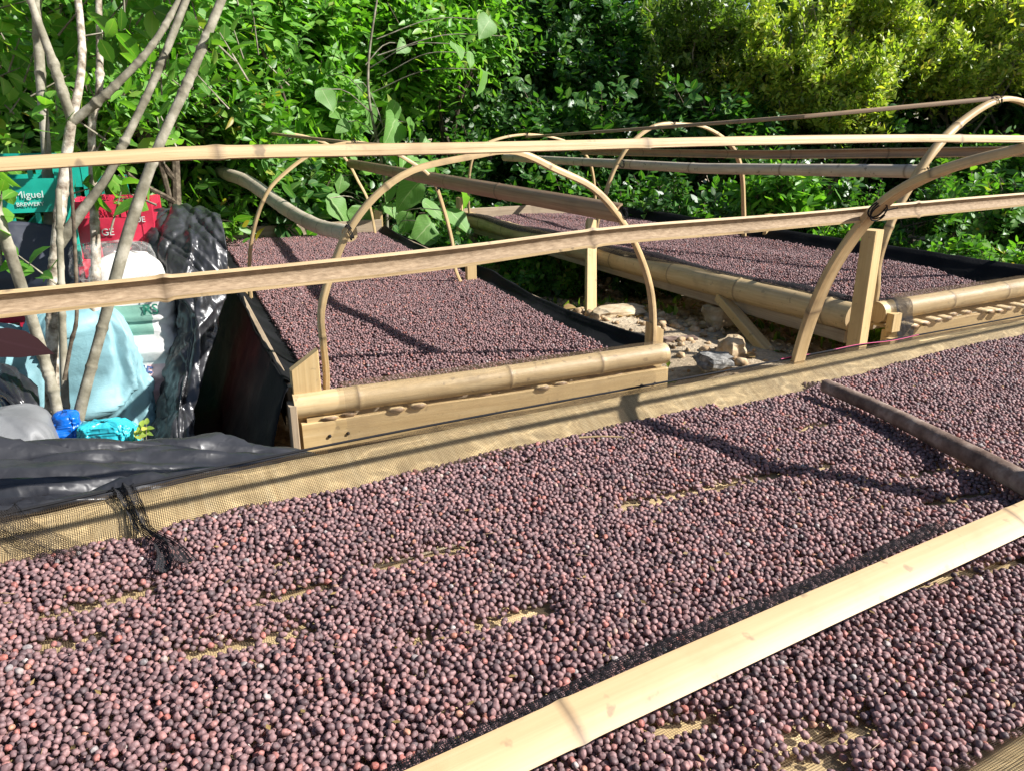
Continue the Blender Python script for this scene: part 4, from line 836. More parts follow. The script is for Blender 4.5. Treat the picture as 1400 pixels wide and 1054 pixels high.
G = [[w3(.055, v, -.05) for v in vs], [w3(.03, v, .008 + .012 * math.sin(6 * v)) for v in vs], [w3(-.01, v, .018 + .006 * math.sin(6 * v)) for v in vs], [w3(-.045 - .012 * math.sin(5 * v), v, -.005 - .012 * math.sin(5 * v)) for v in vs]]
grid_surface('side_net', G, M['net_dense'], B3, sub=5, wr=.004, wf=9, seed=27)
c0 = w3(0, .03, 0)
hoop(B3, [w3(.06, .03, -.1)] + [onplane(x, y, c0, V3) for x, y in ((1196, 400), (1200, 360), (1212, 315), (1240, 262), (1275, 208), (1315, 168), (1355, 142), (1385, 138), (1420, 152), (1470, 190), (1530, 262), (1570, 350), (1580, 410))] + [w3(1.17, .03, -.1)], (.4, .9, 1.4), .034, .02)
c1 = atx(808, 345, 2.66); c1 = w3(0, 1.87, 0)
hoop(B3, [w3(-.01, 1.87, -.1)] + [onplane(x, y, c1, V3) for x, y in ((815, 310), (830, 262), (845, 225), (862, 196), (895, 174), (930, 170), (965, 177), (1000, 198), (1013, 235), (1017, 285))] + [w3(1.16, 1.87, -.06)], (.4, .9, 1.4), .030, .018)
c2 = w3(0, 3.65, 0)
hoop(B3, [w3(-.0, 3.65, -.1)] + [onplane(x, y, c2, V3) for x, y in ((640, 262), (648, 213), (672, 193), (720, 184), (770, 194), (800, 212), (811, 240))] + [w3(1.18, 3.65, -.06)], (.4, .9), .026, .017)
put(pole('rail', [onplane(690, 216, c2, V3), dep(960, 231, 3.9), onplane(1266, 235, c0, V3)], .026, BAMG, B3, spacing=.55, wob=.03), 'straight round grey bamboo rail on the left shoulder')
md = MD(); sweep(md, halfround(.034, .016), [onplane(720, 188, c2, V3), dep(860, 178, 4.2), dep(1100, 160, 3.1), onplane(1365, 135, c0, V3)], step=.06, nodes=(.5, 1.1, 1.7, 2.3, 2.9), seed=2, wob=.1)
put(md.build('rail', [M['bamboo_brown']] * 2, B3), 'thin brown split-bamboo ridge rail of the right rear bed')
md = MD(); pr, pm = cshape(.026, .006, 110, 250, 8)
sweep(md, pr, [onplane(792, 208, c2, V3), dep(1050, 212, 4.3), onplane(1500, 206, c0, V3)], step=.06, nodes=(.5, .95, 1.4, 1.9, 2.4, 2.9), pm=pm, seed=6)
put(md.build('rail', [M['bamboo_brown'], M['bamboo_brown'], M['bamboo_pale']], B3), 'brown half-culm rail along the far shoulder')

# lashings where rails meet hoops
def tie(parent, p, r=.017, axis=(1, 0, 0)):
    md = MD(); A = np.asarray(axis, float); A = A / np.linalg.norm(A); u = np.cross(A, (0.3, .2, .9)); u /= np.linalg.norm(u); v = np.cross(A, u)
    P = [np.asarray(p) + A * (.004 * t / 6.28 - .006) + (u * math.cos(t) + v * math.sin(t)) * r * (1 + .12 * math.sin(t * 1.3)) for t in np.linspace(0, 6.28 * 3, 40)]
    P.append(P[-1] + (u * .6 - v) * .035 - np.array([0, 0, .015])); sweep(md, circle(.0016, 5), P, up=A, step=.008); return md.build('tie', [M['cord_dark']] * 2, parent)
for x, y, pl in ((478, 318, a0), (853, 292, a0), (668, 209, a0), (302, 238, a2_), (480, 224, a2_), (385, 183, a2_), (485, 197, a1), (597, 256, a1)): tie(B2, onplane(x, y, pl, n2), .019, U2 + up3 * .4)
for x, y, pl in ((1262, 235, c0), (1362, 138, c0), (850, 224, c1), (920, 172, c1), (1007, 212, c1), (660, 205, c2), (720, 186, c2)): tie(B3, onplane(x, y, pl, V3), .024, U3 + up3 * .4)
tie(B1, atx(1200, 289, 1.464), .019, (.2, 1, .5))

# ------------------------------------------------------------------ things lying on bed 1
ZB = Z1 + .028
md = MD(); bp_ = [atz(1128, 527, ZB + .018), atz(1200, 558, ZB + .012), atz(1290, 603, ZB + .013), atz(1400, 660, ZB + .013), atz(1520, 735, ZB + .013)]
sweep(md, circle(.0185, 12), catmull(bp_, 8), step=.015, taper=(.8, 1.1), wob=.14, seed=31)
tag(md.build('branch', [M['branch']] * 2, None, loc=tuple(bp_[0])), 'weathered brown branch laid crosswise over the cherries under the bamboo slat', 'branch')
md = MD(); zs = ZB + .042
pa, pb, pc, pd = atz(420, 1156, zs), atz(782, 985, zs), atz(1100, 840, zs), atz(1400, 706, zs + .002)
dirx = (pd - pa) / np.linalg.norm(pd - pa)
pth = [pa - dirx * .5, pa, pb, pc, pd, pd + dirx * 1.1]
pr, pm = cshape(.085, .006, 75.5, 104.5, 9); pr = [(x, y - .083) for x, y in pr]
Lp = plen(pth); s1 = .5 + np.linalg.norm(pb - pa); s2 = .5 + np.linalg.norm(pd - pa) * .985
sweep(md, pr, pth, up=(0, -.42, 1), step=.05, nodes=(s1, s2), bump=.05, pm=pm, wob=.05, seed=17)
tag(md.build('bamboo_slat', [M['bamboo_slat'], M['bamboo_inner'], M['bamboo_pale']], None, loc=tuple(pb)), 'wide pale split-bamboo slat resting along the foreground bed on top of the branch', 'bamboo slat')
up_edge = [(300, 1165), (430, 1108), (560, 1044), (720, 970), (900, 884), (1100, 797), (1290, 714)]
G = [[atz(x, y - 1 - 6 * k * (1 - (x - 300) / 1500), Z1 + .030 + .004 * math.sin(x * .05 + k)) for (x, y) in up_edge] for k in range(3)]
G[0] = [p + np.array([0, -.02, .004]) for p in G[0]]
tag(grid_surface('net_and_shadow_strip', G, M['shadow_band'], None, sub=8, wr=.002, wf=30, seed=71, loc=tuple(G[1][3])), 'narrow dark mesh strip standing in for the shadow band along the wide bamboo slat', 'net')  # added dark strip stands in for a soft shadow on the cherries
md = MD(); t0 = atz(792, 598, Z1 + .036); t1 = atz(850, 597, Z1 + .036); sweep(md, circle(.0022, 6), [t0, (t0 + t1) / 2 + (0, 0, .002), t1], step=.01, taper=(1, .6))
tag(md.build('twig', [M['bamboo_pale']] * 2, None, loc=tuple(t0)), 'small pale straw lying on the cherries near the far net', 'twig')
# bunched black net strips hanging over the far-left side
def strip(pxs, wd, m_, seed, label):
    L = [np.asarray(p) for p in pxs]; G = []
    for p, w in zip(L, wd): G.append([p + np.array([(-.5 + k / 4) * w, 0, .006 * math.sin(k * 2.4 + seed)]) for k in range(5)])
    o = grid_surface('net_and_shadow_strip', G, m_, None, sub=7, wr=.004, wf=45, seed=seed, loc=tuple(L[0])); return tag(o, label, 'net')
strip([(.012, 1.235, .56), (.012, 1.205, .592), (.02, 1.165, Z1 + .045), (.028, 1.11, Z1 + .03), (.05, 1.04, Z1 + .034), (.055, .985, Z1 + .030)], (.03, .028, .022, .018, .026, .05), M['net_dense'], 3, 'bunched black net strip hanging over the netted side onto the cherries')
strip([(-.16, 1.235, .56), (-.155, 1.205, .592), (-.13, 1.165, Z1 + .045), (-.09, 1.12, Z1 + .03), (-.06, 1.08, Z1 + .03)], (.07, .06, .05, .05, .05), M['net'], 5, 'loose grey net scrap over the netted side beside the black foreground sheet')

# ------------------------------------------------------------------ sheets, sacks, crates on the left
colX = [-1.0, -.6, -.25, -.05, .12, .26, .37]
G = [[(x, 2.0 - .1 * k, .03) for k, x in enumerate(colX)],
     [(x, 1.72 - .03 * k, z) for k, (x, z) in enumerate(zip(colX, (.40, .42, .42, .38, .32, .25, .20)))],
     [(x, 1.52, z) for x, z in zip(colX, (.58, .60, .585, .565, .525, .475, .42))],
     [(x, 1.40, z) for x, z in zip(colX, (.60, .60, .60, .575, .535, .50, .48))],
     [(x, 1.30, z) for x, z in zip(colX, (.585, .59, .585, .57, .55, .53, .52))],
     [(x, 1.222, z) for x, z in zip(colX, (.565, .565, .568, .565, .56, .555, .555))],
     [(x, 1.238, .45) for x in colX]]
o = grid_surface('black_tarp', G, M['black_plastic'], None, sub=18, wr=.008, wf=9, seed=40, thick=.0015, loc=(0, 1.5, 0), aniso=(.25, 1.0, 1.0), bk=(1.03, 1.06, .02, 14.0, .12), fd=(60, .020, 8, 14))
tag(o, 'wrinkled glossy black plastic sheet heaped against the far side of the foreground bed', 'plastic sheet')
G = [[dep(*p) for p in row] for row in [
    [(215, 300, 3.0), (240, 295, 3.05), (270, 297, 3.05), (300, 312, 3.0)],
    [(203, 288, 2.75), (232, 279, 2.78), (268, 281, 2.78), (300, 296, 2.75)],
    [(192, 312, 2.62), (222, 312, 2.58), (266, 312, 2.6), (307, 322, 2.6)],
    [(203, 350, 2.58), (226, 350, 2.52), (270, 352, 2.54), (311, 362, 2.58)],
    [(226, 395, 2.58), (240, 394, 2.5), (272, 396, 2.5), (308, 405, 2.6)],
    [(236, 440, 2.6), (248, 438, 2.52), (270, 440, 2.5), (300, 448, 2.55)],
    [(228, 490, 2.58), (238, 490, 2.5), (256, 492, 2.46), (282, 498, 2.5)],
    [(212, 545, 2.52), (224, 548, 2.44), (242, 555, 2.38), (268, 560, 2.42)],
    [(200, 600, 2.44), (216, 610, 2.36), (240, 615, 2.3), (268, 615, 2.34)]]]
o = grid_surface('black_tarp', G, M['black_plastic'], None, sub=22, wr=.008, wf=9, seed=44, thick=.0015, loc=tuple(dep(260, 640, 2.4)), aniso=(1.0, 1.0, .5), bk=(1.03, 1.02, .008, 24.0, .10), fd=(30, .017, 80, 26))
tag(o, 'crumpled glossy black plastic sheet draped over the white sack down to the ground', 'plastic sheet')
def sack(name, label, c, s, rz, lean, mats, seed, wr=.018, fq=1.0, an=(5, 5, 24), bk=(1.04, 1.06, 14.0), fd=None):
    nu, nv = 72, 60; V = []; R_ = Vector((seed * 3.1, seed * 1.7, 0))
    for j in range(nv + 1):
        t = j / nv; z = (t - .5) * s[2]; k = (1 - abs(2 * t - 1) ** 7) ** .5 if 0 < t < 1 else 0
        k *= 1.0 - .14 * t
        for i in range(nu):
            a = 2 * math.pi * i / nu; ca, sa = math.cos(a), math.sin(a); e = .42
            x = math.copysign(abs(ca) ** e, ca) * s[0] / 2 * k; y = math.copysign(abs(sa) ** e, sa) * s[1] / 2 * k
            n_ = mnoise.noise(Vector((x * 5, y * 5, z * 5)) * fq + R_) * wr * .8
            f = 1 + n_ / max(.06, math.hypot(x, y))
            x *= f; y *= f; x2 = x + lean[0] * (z + s[2] / 2); y2 = y + lean[1] * (z + s[2] / 2)
            V.append((c[0] + math.cos(rz) * x2 - math.sin(rz) * y2, c[1] + math.sin(rz) * x2 + math.cos(rz) * y2, c[2] + s[2] / 2 + z + n_ * .3))
    A_ = np.array(V).reshape(nv + 1, nu, 3)
    if fd:
        nrm_ = A_ - A_.mean(1, keepdims=True); nrm_[:, :, 2] *= .2; nrm_ /= np.linalg.norm(nrm_, axis=2, keepdims=True) + 1e-6
        A_ = A_ + nrm_ * (folds(nv + 1, nu, (2 * (s[0] + s[1]), s[2]), *fd, seed) * np.sin(np.linspace(0, math.pi, nv + 1))[:, None] ** .3)[:, :, None]
    V = buckle(A_, bk[0], bk[1], wr, iters=90, seed=seed, wf=bk[2], wrap=True, smooth=bk[3] if len(bk) > 3 else .10).reshape(-1, 3)
    V[:, 2] = np.maximum(V[:, 2], c[2] + .001)
    F = [[j * nu + i, j * nu + (i + 1) % nu, (j + 1) * nu + (i + 1) % nu, (j + 1) * nu + i] for j in range(nv) for i in range(nu)]
    P = s[0] * 2 + s[1] * 2; UV = [[((i + a) / nu * P - P * .62, (j + b) / nv * s[2]) for a, b in ((0, 0), (1, 0), (1, 1), (0, 1))] for j in range(nv) for i in range(nu)]
    o = npmesh(name, V, F, mats, None, UV, loc=(c[0], c[1], c[2])); return tag(o, label, 'sack')
pt = dep(172, 470, 2.6)
sack('white_sack', 'white woven sack with faded green and pink print beside the black sheet', (.135, 2.80, .0), (.28, .22, .72), -.25, (.03, .05), M['sack_white'], 3, wr=.014, bk=(1.02, 1.08, 14.0, .12), fd=(90, .013, 4, 12))
sack('teal_sack', 'pale teal woven sack leaning in front of the white sack behind the stems', (.0, 2.68, .0), (.34, .18, .58), -.2, (-.06, .10), M['sack_teal'], 5, wr=.016, bk=(1.06, 1.05, 11.0, .10), fd=(60, .026, 74, 26))
sack('teal_sack', 'pale teal woven sack under the red crates left of the mottled stems', (-.27, 2.70, .0), (.34, .22, .54), .2, (0, .08), M['sack_teal'], 8, wr=.012, bk=(1.04, 1.04, 14.0, .12), fd=(60, .024, 70, 30))
sack('grey_sack', 'grey sack half covered by black sheeting at the foot of the stems', (-.24, 2.22, .0), (.30, .26, .42), .1, (0, .05), M['sack_grey'], 11, wr=.014, bk=(1.04, 1.04, 14.0, .12), fd=(50, .02, 50, 35))
o = grid_surface('black_tarp', [[dep(*p) for p in r_] for r_ in [[(-40, 490, 2.25), (10, 500, 2.2), (45, 520, 2.2)], [(-20, 520, 2.1), (25, 540, 2.08), (60, 560, 2.1)], [(0, 555, 2.05), (40, 580, 2.05), (80, 600, 2.08)], [(10, 640, 2.05), (50, 650, 2.05), (80, 650, 2.1)]]], M['black_plastic'], None, sub=16, wr=.004, wf=12, seed=50, bk=(1.05, 1.05, .012, 16.0, .12), fd=(25, .016, 60, 25), thick=.0015, loc=tuple(dep(30, 650, 2.1)))
tag(o, 'creased black plastic scrap hanging over the grey sack', 'plastic sheet')
from mathutils.bvhtree import BVHTree
def sack_print(o, txt, px, py, size, mm, roll=0.0):
    cu = bpy.data.curves.new('lettering', 'FONT'); cu.body = txt; cu.size = size; cu.align_x = 'CENTER'; cu.offset = .02 * size; cu.resolution_u = 3
    tmp = bpy.data.objects.new('lettering_source', cu); COL.objects.link(tmp)
    me = bpy.data.meshes.new_from_object(tmp.evaluated_get(bpy.context.evaluated_depsgraph_get())); bpy.data.objects.remove(tmp)
    bv = BVHTree.FromPolygons([v.co[:] for v in o.data.vertices], [p_.vertices[:] for p_ in o.data.polygons])
    c = aty(px, py, 2.68) - np.array(o.location); cr_, sr_ = math.cos(roll), math.sin(roll)
    for v in me.vertices:
        x, z = cr_ * v.co.x - sr_ * v.co.y, sr_ * v.co.x + cr_ * v.co.y
        h = bv.ray_cast(Vector((c[0] + x, -1.0, c[2] + z)), Vector((0, 1, 0)))[0]
        v.co = (c[0] + x, (h.y if h else c[1]) - .006, c[2] + z)
    me.materials.clear(); me.materials.append(M[mm]); t_ = bpy.data.objects.new('lettering', me); COL.objects.link(t_); t_.parent = o
ws = bpy.data.objects['white_sack']
sack_print(ws, 'RS', 208, 432, .045, 'print_green'); sack_print(ws, '10', 206, 412, .055, 'print_green'); sack_print(ws, 'HE', 196, 515, .045, 'print_blue', -.3)
# crates
def crate(name, label, c, s, rz, m_, lettering=None, ribs=3):
    root = empty(name, c, label, 'crate'); md = MD(); sx, sy, sz = s; t = .012
    def W(x, y, z): return (c[0] + math.cos(rz) * x - math.sin(rz) * y, c[1] + math.sin(rz) * x + math.cos(rz) * y, c[2] + z)
    box(md, W(0, 0, .008), (sx - .006, sy - .006, .015), rz)
    for sgx in (-1, 1):
        for sgy in (-1, 1): box(md, W(sgx * (sx / 2 - .018), sgy * (sy / 2 - .018), sz / 2 + .004), (.036, .036, sz - .018), rz)
    for sg in (-1, 1):
        for z0, z1 in ((.016, .30 * sz), (.50 * sz, .80 * sz), (.90 * sz, sz)):
            box(md, W(0, sg * (sy / 2 - .009 - .001), (z0 + z1) / 2), (sx - .072, .016, z1 - z0), rz); box(md, W(sg * (sx / 2 - .010), 0, (z0 + z1) / 2), (.016, sy - .072, z1 - z0), rz)
        for k in range(ribs):
            x = (k + 1) / (ribs + 1) - .5; box(md, W(x * sx, sg * (sy / 2 - .007), .4 * sz), (.014, .013, .2 * sz - .002), rz); box(md, W(x * sx, sg * (sy / 2 - .007), .85 * sz), (.014, .013, .1 * sz - .002), rz)
            box(md, W(sg * (sx / 2 - .007), x * sy, .4 * sz), (.013, .014, .2 * sz - .002), rz)
    md.build('body', [M[m_]], root, smooth=False)
    dv = MD()
    for k in (1, 2): box(dv, W((k / 3 - .5) * sx, 0, .22 * sz), (.006, sy - .04, .36 * sz), rz)
    box(dv, W(0, 0, .2 * sz), (sx - .04, .006, .33 * sz), rz); dv.build('divider', [M[m_]], root, smooth=False)
    for (txt, x, z, size, mm) in (lettering or ()): lettering_mesh(txt, W(x, -sy / 2 - .0025, z), size, rz, mm, root)
    return root
def lettering_mesh(txt, loc, size, rz, mm, parent, shear=.0, tilt=math.pi / 2, bold=.0):
    cu = bpy.data.curves.new('lettering', 'FONT'); cu.body = txt; cu.size = size; cu.align_x = 'CENTER'; cu.extrude = .0008; cu.offset = bold * size; cu.shear = shear
    tmp = bpy.data.objects.new('lettering_source', cu); COL.objects.link(tmp)
    dg = bpy.context.evaluated_depsgraph_get(); me = bpy.data.meshes.new_from_object(tmp.evaluated_get(dg)); bpy.data.objects.remove(tmp)
    me.materials.clear(); me.materials.append(M[mm])
    o = bpy.data.objects.new('lettering', me); COL.objects.link(o); o.parent = parent
    o.location = np.asarray(loc) - np.array(parent.location); o.rotation_euler = (tilt, 0, rz); return o
cR = .02
crate('green_crate', 'green plastic beer crate with white lettering on top of the stack', (-.165, 3.03, .68), (.40, .30, .34), -.06, 'green_plastic', lettering=[('San Miguel', .062, .215, .030, 'print'), ('BREWERY', .085, .190, .017, 'print')])
crate('red_crate', 'red plastic crate directly under the green lettered crate', (-.165, 3.03, .34), (.40, .30, .335), -.06, 'red_plastic')
crate('red_crate', 'red plastic crate on the ground at the bottom of the green crate stack', (-.165, 3.03, 0), (.40, .30, .335), -.06, 'red_plastic')
crate('red_crate', 'red plastic bottle crate with white lettering and clear bottles behind the white sack', (.155, 3.08, .60), (.27, .30, .27), -.20, 'red_plastic', lettering=[('GE', -.01, .160, .032, 'print'), ('UE', .095, .20, .026, 'print')], ribs=2)
crate('red_crate', 'red plastic crate beneath the red bottle crate', (.155, 3.08, .30), (.27, .30, .295), -.20, 'red_plastic', ribs=2)
crate('red_crate', 'red plastic crate on the ground under two other red crates', (.155, 3.08, 0), (.27, .30, .295), -.20, 'red_plastic', ribs=2)
gc = crate('green_crate', 'tall green plastic crate standing between the two crate stacks', (.045, 3.40, .0), (.16, .30, 1.0), -.1, 'green_plastic', ribs=1)
G = [[(x, 2.90 - .0 * k, .985) if False else (x, 2.865, z0) for k, (x, z0) in enumerate(((-.40, .86), (-.28, .84), (-.12, .825), (.01, .80)))], [(x, 2.83, .74) for x in (-.40, -.28, -.12, .01)], [(x, 2.80, .66) for x in (-.41, -.28, -.12, .01)], [(x, 2.84, .56) for x in (-.41, -.28, -.12, .0)]]
tag(grid_surface('navy_sheet', G, M['navy_plastic'], None, sub=8, wr=.008, wf=9, seed=61, thick=.002, loc=(-.2, 2.85, .56)), 'dark navy plastic sheet over the front of the green lettered crate', 'plastic sheet')
# bottles
def bottle(loc, h, label, rot=(0, 0, 0)):
    prof = [(0.0, 0), (.034, 0), (.036, .01), (.036, .45 * h), (.030, .58 * h), (.016, .74 * h), (.013, .95 * h), (.015, .96 * h), (.015, h), (.010, h)]
    nu = 18; V = []; F = []
    for (r_, z) in prof:
        for i in range(nu): a = 2 * math.pi * i / nu; V.append((r_ * math.cos(a), r_ * math.sin(a), z))
    for j in range(len(prof) - 1):
        for i in range(nu): F.append([j * nu + i, j * nu + (i + 1) % nu, (j + 1) * nu + (i + 1) % nu, (j + 1) * nu + i])
    o = npmesh('glass_bottle', V, F, M['glass'], None, None); o.location = loc; o.rotation_euler = rot
    return tag(o, label, 'bottle', 'clear bottles in the red crate')
for (x, y) in ((.10, 3.02), (.19, 3.04), (.12, 3.14), (.20, 3.16)): bottle((x, y, .618), .325, 'clear glass bottle standing in the red lettered crate')
# film bag, blue bag, cyan packet
sack('clear_film_bag', 'crumpled clear plastic bag lying over the top of the white sack', (.11, 2.76, .64), (.24, .18, .12), .3, (0, 0), M['film'], 21, wr=.02, bk=(1.2, 1.2, 22.0))
def packet(name, label, c, s, m_, seed):
    o = sack(name, label, c, s, seed * .7, (.1, 0), M[m_], seed, wr=.012, fq=4.0, bk=(1.25, 1.25, 40.0)); o['category'] = 'plastic bag'; return o
p = dep(92, 588, 2.1); packet('blue_bag', 'crumpled bright blue plastic bag at the foot of the stems', (p[0], p[1], p[2] - .05), (.085, .07, .10), 'blue_plastic', 2)
p = dep(150, 592, 2.08); packet('cyan_packet', 'shiny cyan plastic packet beside the blue bag', (p[0], p[1], p[2] - .05), (.15, .08, .085), 'cyan_plastic', 4)
p = dep(120, 590, 2.14); packet('silver_packet', 'torn grey-green plastic packet between the blue bag and the cyan packet', (p[0], p[1], p[2] - .06), (.07, .06, .09), 'sack_teal', 6)
sack('earth_sack', 'dark dusty sack under the blue and cyan plastic bags', (.06, 1.96, 0), (.42, .22, .20), .0, (0, 0), M['black_dull'], 31)
# seedling and maroon leaf
sd_ = empty('seedling', tuple(dep(195, 592, 2.06) - (0, 0, .06)), 'tiny seedling with round yellow-green leaves beside the cyan packet', 'plant'); R = np.random.default_rng(3)
tips = np.array([dep(192, 585, 2.06), dep(200, 580, 2.05), dep(190, 592, 2.04)]); pos, d, nr, sz = rosettes(tips, unit(np.array([[.2, -.4, .8]] * 3)), 3, .032, 'oval', R)
V, F, UV = leaves_geo(pos, d, nr, sz, 'oval', R); npmesh('crown', V, F, M['leaf_yellow'], sd_, UV)
sv, sf = segs_geo(np.repeat(np.array([sd_.location]), 3, 0), tips, np.full(3, .002), np.full(3, .0015)); npmesh('stem', sv, sf, M['bark_smooth'], sd_, np.zeros((len(sf), 4, 2)))
mr = empty('maroon_leaved_plant', (-.30, 1.98, 0), 'dark maroon pointed leaf of a plant reaching in front of the grey sack', 'plant')
l0 = dep(-40, 455, 1.95); l1 = dep(76, 486, 1.9); dd = l1 - l0
V, F, UV = leaves_geo(np.array([l0]), np.array([dd]), np.array([[.15, -.75, .6]]), np.array([np.linalg.norm(dd)]), 'blade', R); npmesh('leaf', V, F, M['leaf_maroon'], mr, UV)
md = MD(); sweep(md, circle(.006, 7), catmull([(-.30, 1.98, -.02), (-.31, 1.97, .4), l0 - dd * .15 + (0, 0, .02), l0], 8), up=(1, 0, 0)); md.build('stem', [M['leaf_maroon']] * 2, mr)

# ------------------------------------------------------------------ stones, soil and scraps on the ground
def rock(name, label, c, s, m_, seed, cat='rock', sharp=.35, group=None):
    nu, nv = 14, 9; V = []
    for j in range(nv + 1):
        th = math.pi * j / nv
        for i in range(nu):
            a = 2 * math.pi * i / nu; d_ = Vector((math.sin(th) * math.cos(a), math.sin(th) * math.sin(a), math.cos(th)))
            k = max(abs(d_.x), abs(d_.y), abs(d_.z)) ** -.55 * (1 + sharp * mnoise.noise(d_ * 1.6 + Vector((seed, 0, 0))) + .12 * mnoise.noise(d_ * 5 + Vector((seed, 3, 0))))
            V.append((c[0] + d_.x * k * s[0] / 2, c[1] + d_.y * k * s[1] / 2, c[2] + d_.z * k * s[2] / 2))
    F = [[j * nu + i, (j + 1) * nu + i, (j + 1) * nu + (i + 1) % nu, j * nu + (i + 1) % nu] for j in range(nv) for i in range(nu)]
    o = npmesh(name, V, F, M[m_], None, None, smooth=False, loc=(c[0], c[1], 0)); return tag(o, label, cat, group)
g = lambda px, py: atz(px, py, .21)
p = g(985, 442); rock('rock', 'squared tan rock on the soil under the thick bamboo culm', (p[0], p[1], .07 + ground_z(p[0], p[1])), (.16, .15, .11), 'rock', 3, sharp=.15)
p = g(835, 432); rock('rock', 'flat pale slab lying by the thin leg of the right bed', (p[0] + .05, p[1], .02 + ground_z(p[0], p[1])), (.30, .16, .05), 'rock', 5, sharp=.2)
p = g(975, 508); rock('rock', 'jagged grey rock beside the end of the left rear bed', (p[0], p[1], .05 + ground_z(p[0], p[1])), (.15, .12, .06), 'rock_grey', 9, sharp=.4)
p = g(1000, 487); rock('rock', 'small pale stone near the jagged grey rock', (p[0], p[1], .03 + ground_z(p[0], p[1])), (.12, .10, .09), 'rock', 12)
p = g(1280, 468); rock('rock', 'grey flat stone beneath the end board of the right bed', (p[0] + .15, p[1] + .2, .03 + ground_z(p[0], p[1])), (.32, .2, .10), 'rock_grey', 15)
pA = atz(905, 484, .20); pB = atz(972, 480, .20); plank('wood_offcut', pA + (0, .12, 0), pB + (0.02, .12, 0), .07, .05, (0, 0, 1), M['branch'], None, loc=tuple(pA))
tag(bpy.data.objects['wood_offcut'], 'reddish brown wooden beam end lying beyond the left rear bed corner', 'timber')
rock('rock', 'soil-covered block under the reddish wooden beam end', ((pA[0] + pB[0]) / 2, pA[1] + .12, .07), (.22, .16, .20), 'clod', 33)
R = np.random.default_rng(21); VV = []; FF = []; o_ = 0
ph = (1 + 5 ** .5) / 2
base = unit(np.array([(-1, ph, 0), (1, ph, 0), (-1, -ph, 0), (1, -ph, 0), (0, -1, ph), (0, 1, ph), (0, -1, -ph), (0, 1, -ph), (ph, 0, -1), (ph, 0, 1), (-ph, 0, -1), (-ph, 0, 1)], float))
bf = np.array([(0, 11, 5), (0, 5, 1), (0, 1, 7), (0, 7, 10), (0, 10, 11), (1, 5, 9), (5, 11, 4), (11, 10, 2), (10, 7, 6), (7, 1, 8), (3, 9, 4), (3, 4, 2), (3, 2, 6), (3, 6, 8), (3, 8, 9), (4, 9, 5), (2, 4, 11), (6, 2, 10), (8, 6, 7), (9, 8, 1)])
nst = 6000; sx_ = R.uniform(1.2, 5.0, nst); sy_ = R.uniform(1.3, 6.0, nst); ss = R.exponential(.009, nst) + .004; ss = np.minimum(ss, .03)
near_m = ((sx_ - 2.75) ** 2 + (sy_ - 3.1) ** 2 < .5); ss[near_m] *= 1.25
for i in range(nst):
    VV.append(base * R.uniform(.75, 1.15, (12, 1)) * ss[i] * R.uniform(.6, 1.2, 3) * (1, 1, .7) + (sx_[i], sy_[i], ground_z(sx_[i], sy_[i]) + ss[i] * .2)); FF.append(bf + 12 * i)
tag(npmesh('soil_clods', np.concatenate(VV), np.concatenate(FF), M['clod'], None, None, smooth=True), 'loose soil clods and gravel scattered over the bare earth', 'gravel', kind='stuff')
gx = np.concatenate([R.normal(2.55, .12, 120), R.normal(3.6, .35, 700), R.uniform(1.9, 4.6, 700)]); gy = np.concatenate([R.normal(3.55, .1, 120), R.normal(2.2, .3, 700), R.uniform(1.5, 5.5, 700)])
kp = np.array([mnoise.noise(Vector((x * 2, y * 2, 7))) > -.05 or i < 820 for i, (x, y) in enumerate(zip(gx, gy))]); gx, gy = gx[kp], gy[kp]
gp = np.stack([gx, gy, np.array([ground_z(a, b_) for a, b_ in zip(gx, gy)])], 1)
V, F, UV = leaves_geo(gp, R.normal(0, .6, gp.shape) + (0, 0, .8), R.normal(0, 1, gp.shape), R.uniform(.03, .09, len(gp)), 'small', R)
tag(npmesh('grass_tufts', V, F, M['leaf_olive'], None, UV), 'sparse grass blades and weeds on the bare earth', 'grass', kind='stuff')
lp = np.stack([R.uniform(1.8, 4.6, 420), R.uniform(1.6, 5.2, 420), np.zeros(420)], 1); lp[:, 2] = [ground_z(a, b_) + .008 for a, b_ in lp[:, :2]]
V, F, UV = leaves_geo(lp, R.normal(0, 1, lp.shape) * (1, 1, .15), R.normal(0, .3, lp.shape) + (0, 0, 1), R.uniform(.03, .08, len(lp)), 'oval', R)
tag(npmesh('leaf_litter', V, F, M['leaf_dry'], None, UV), 'dry brown leaf litter on the bare earth', 'leaf litter', kind='stuff')

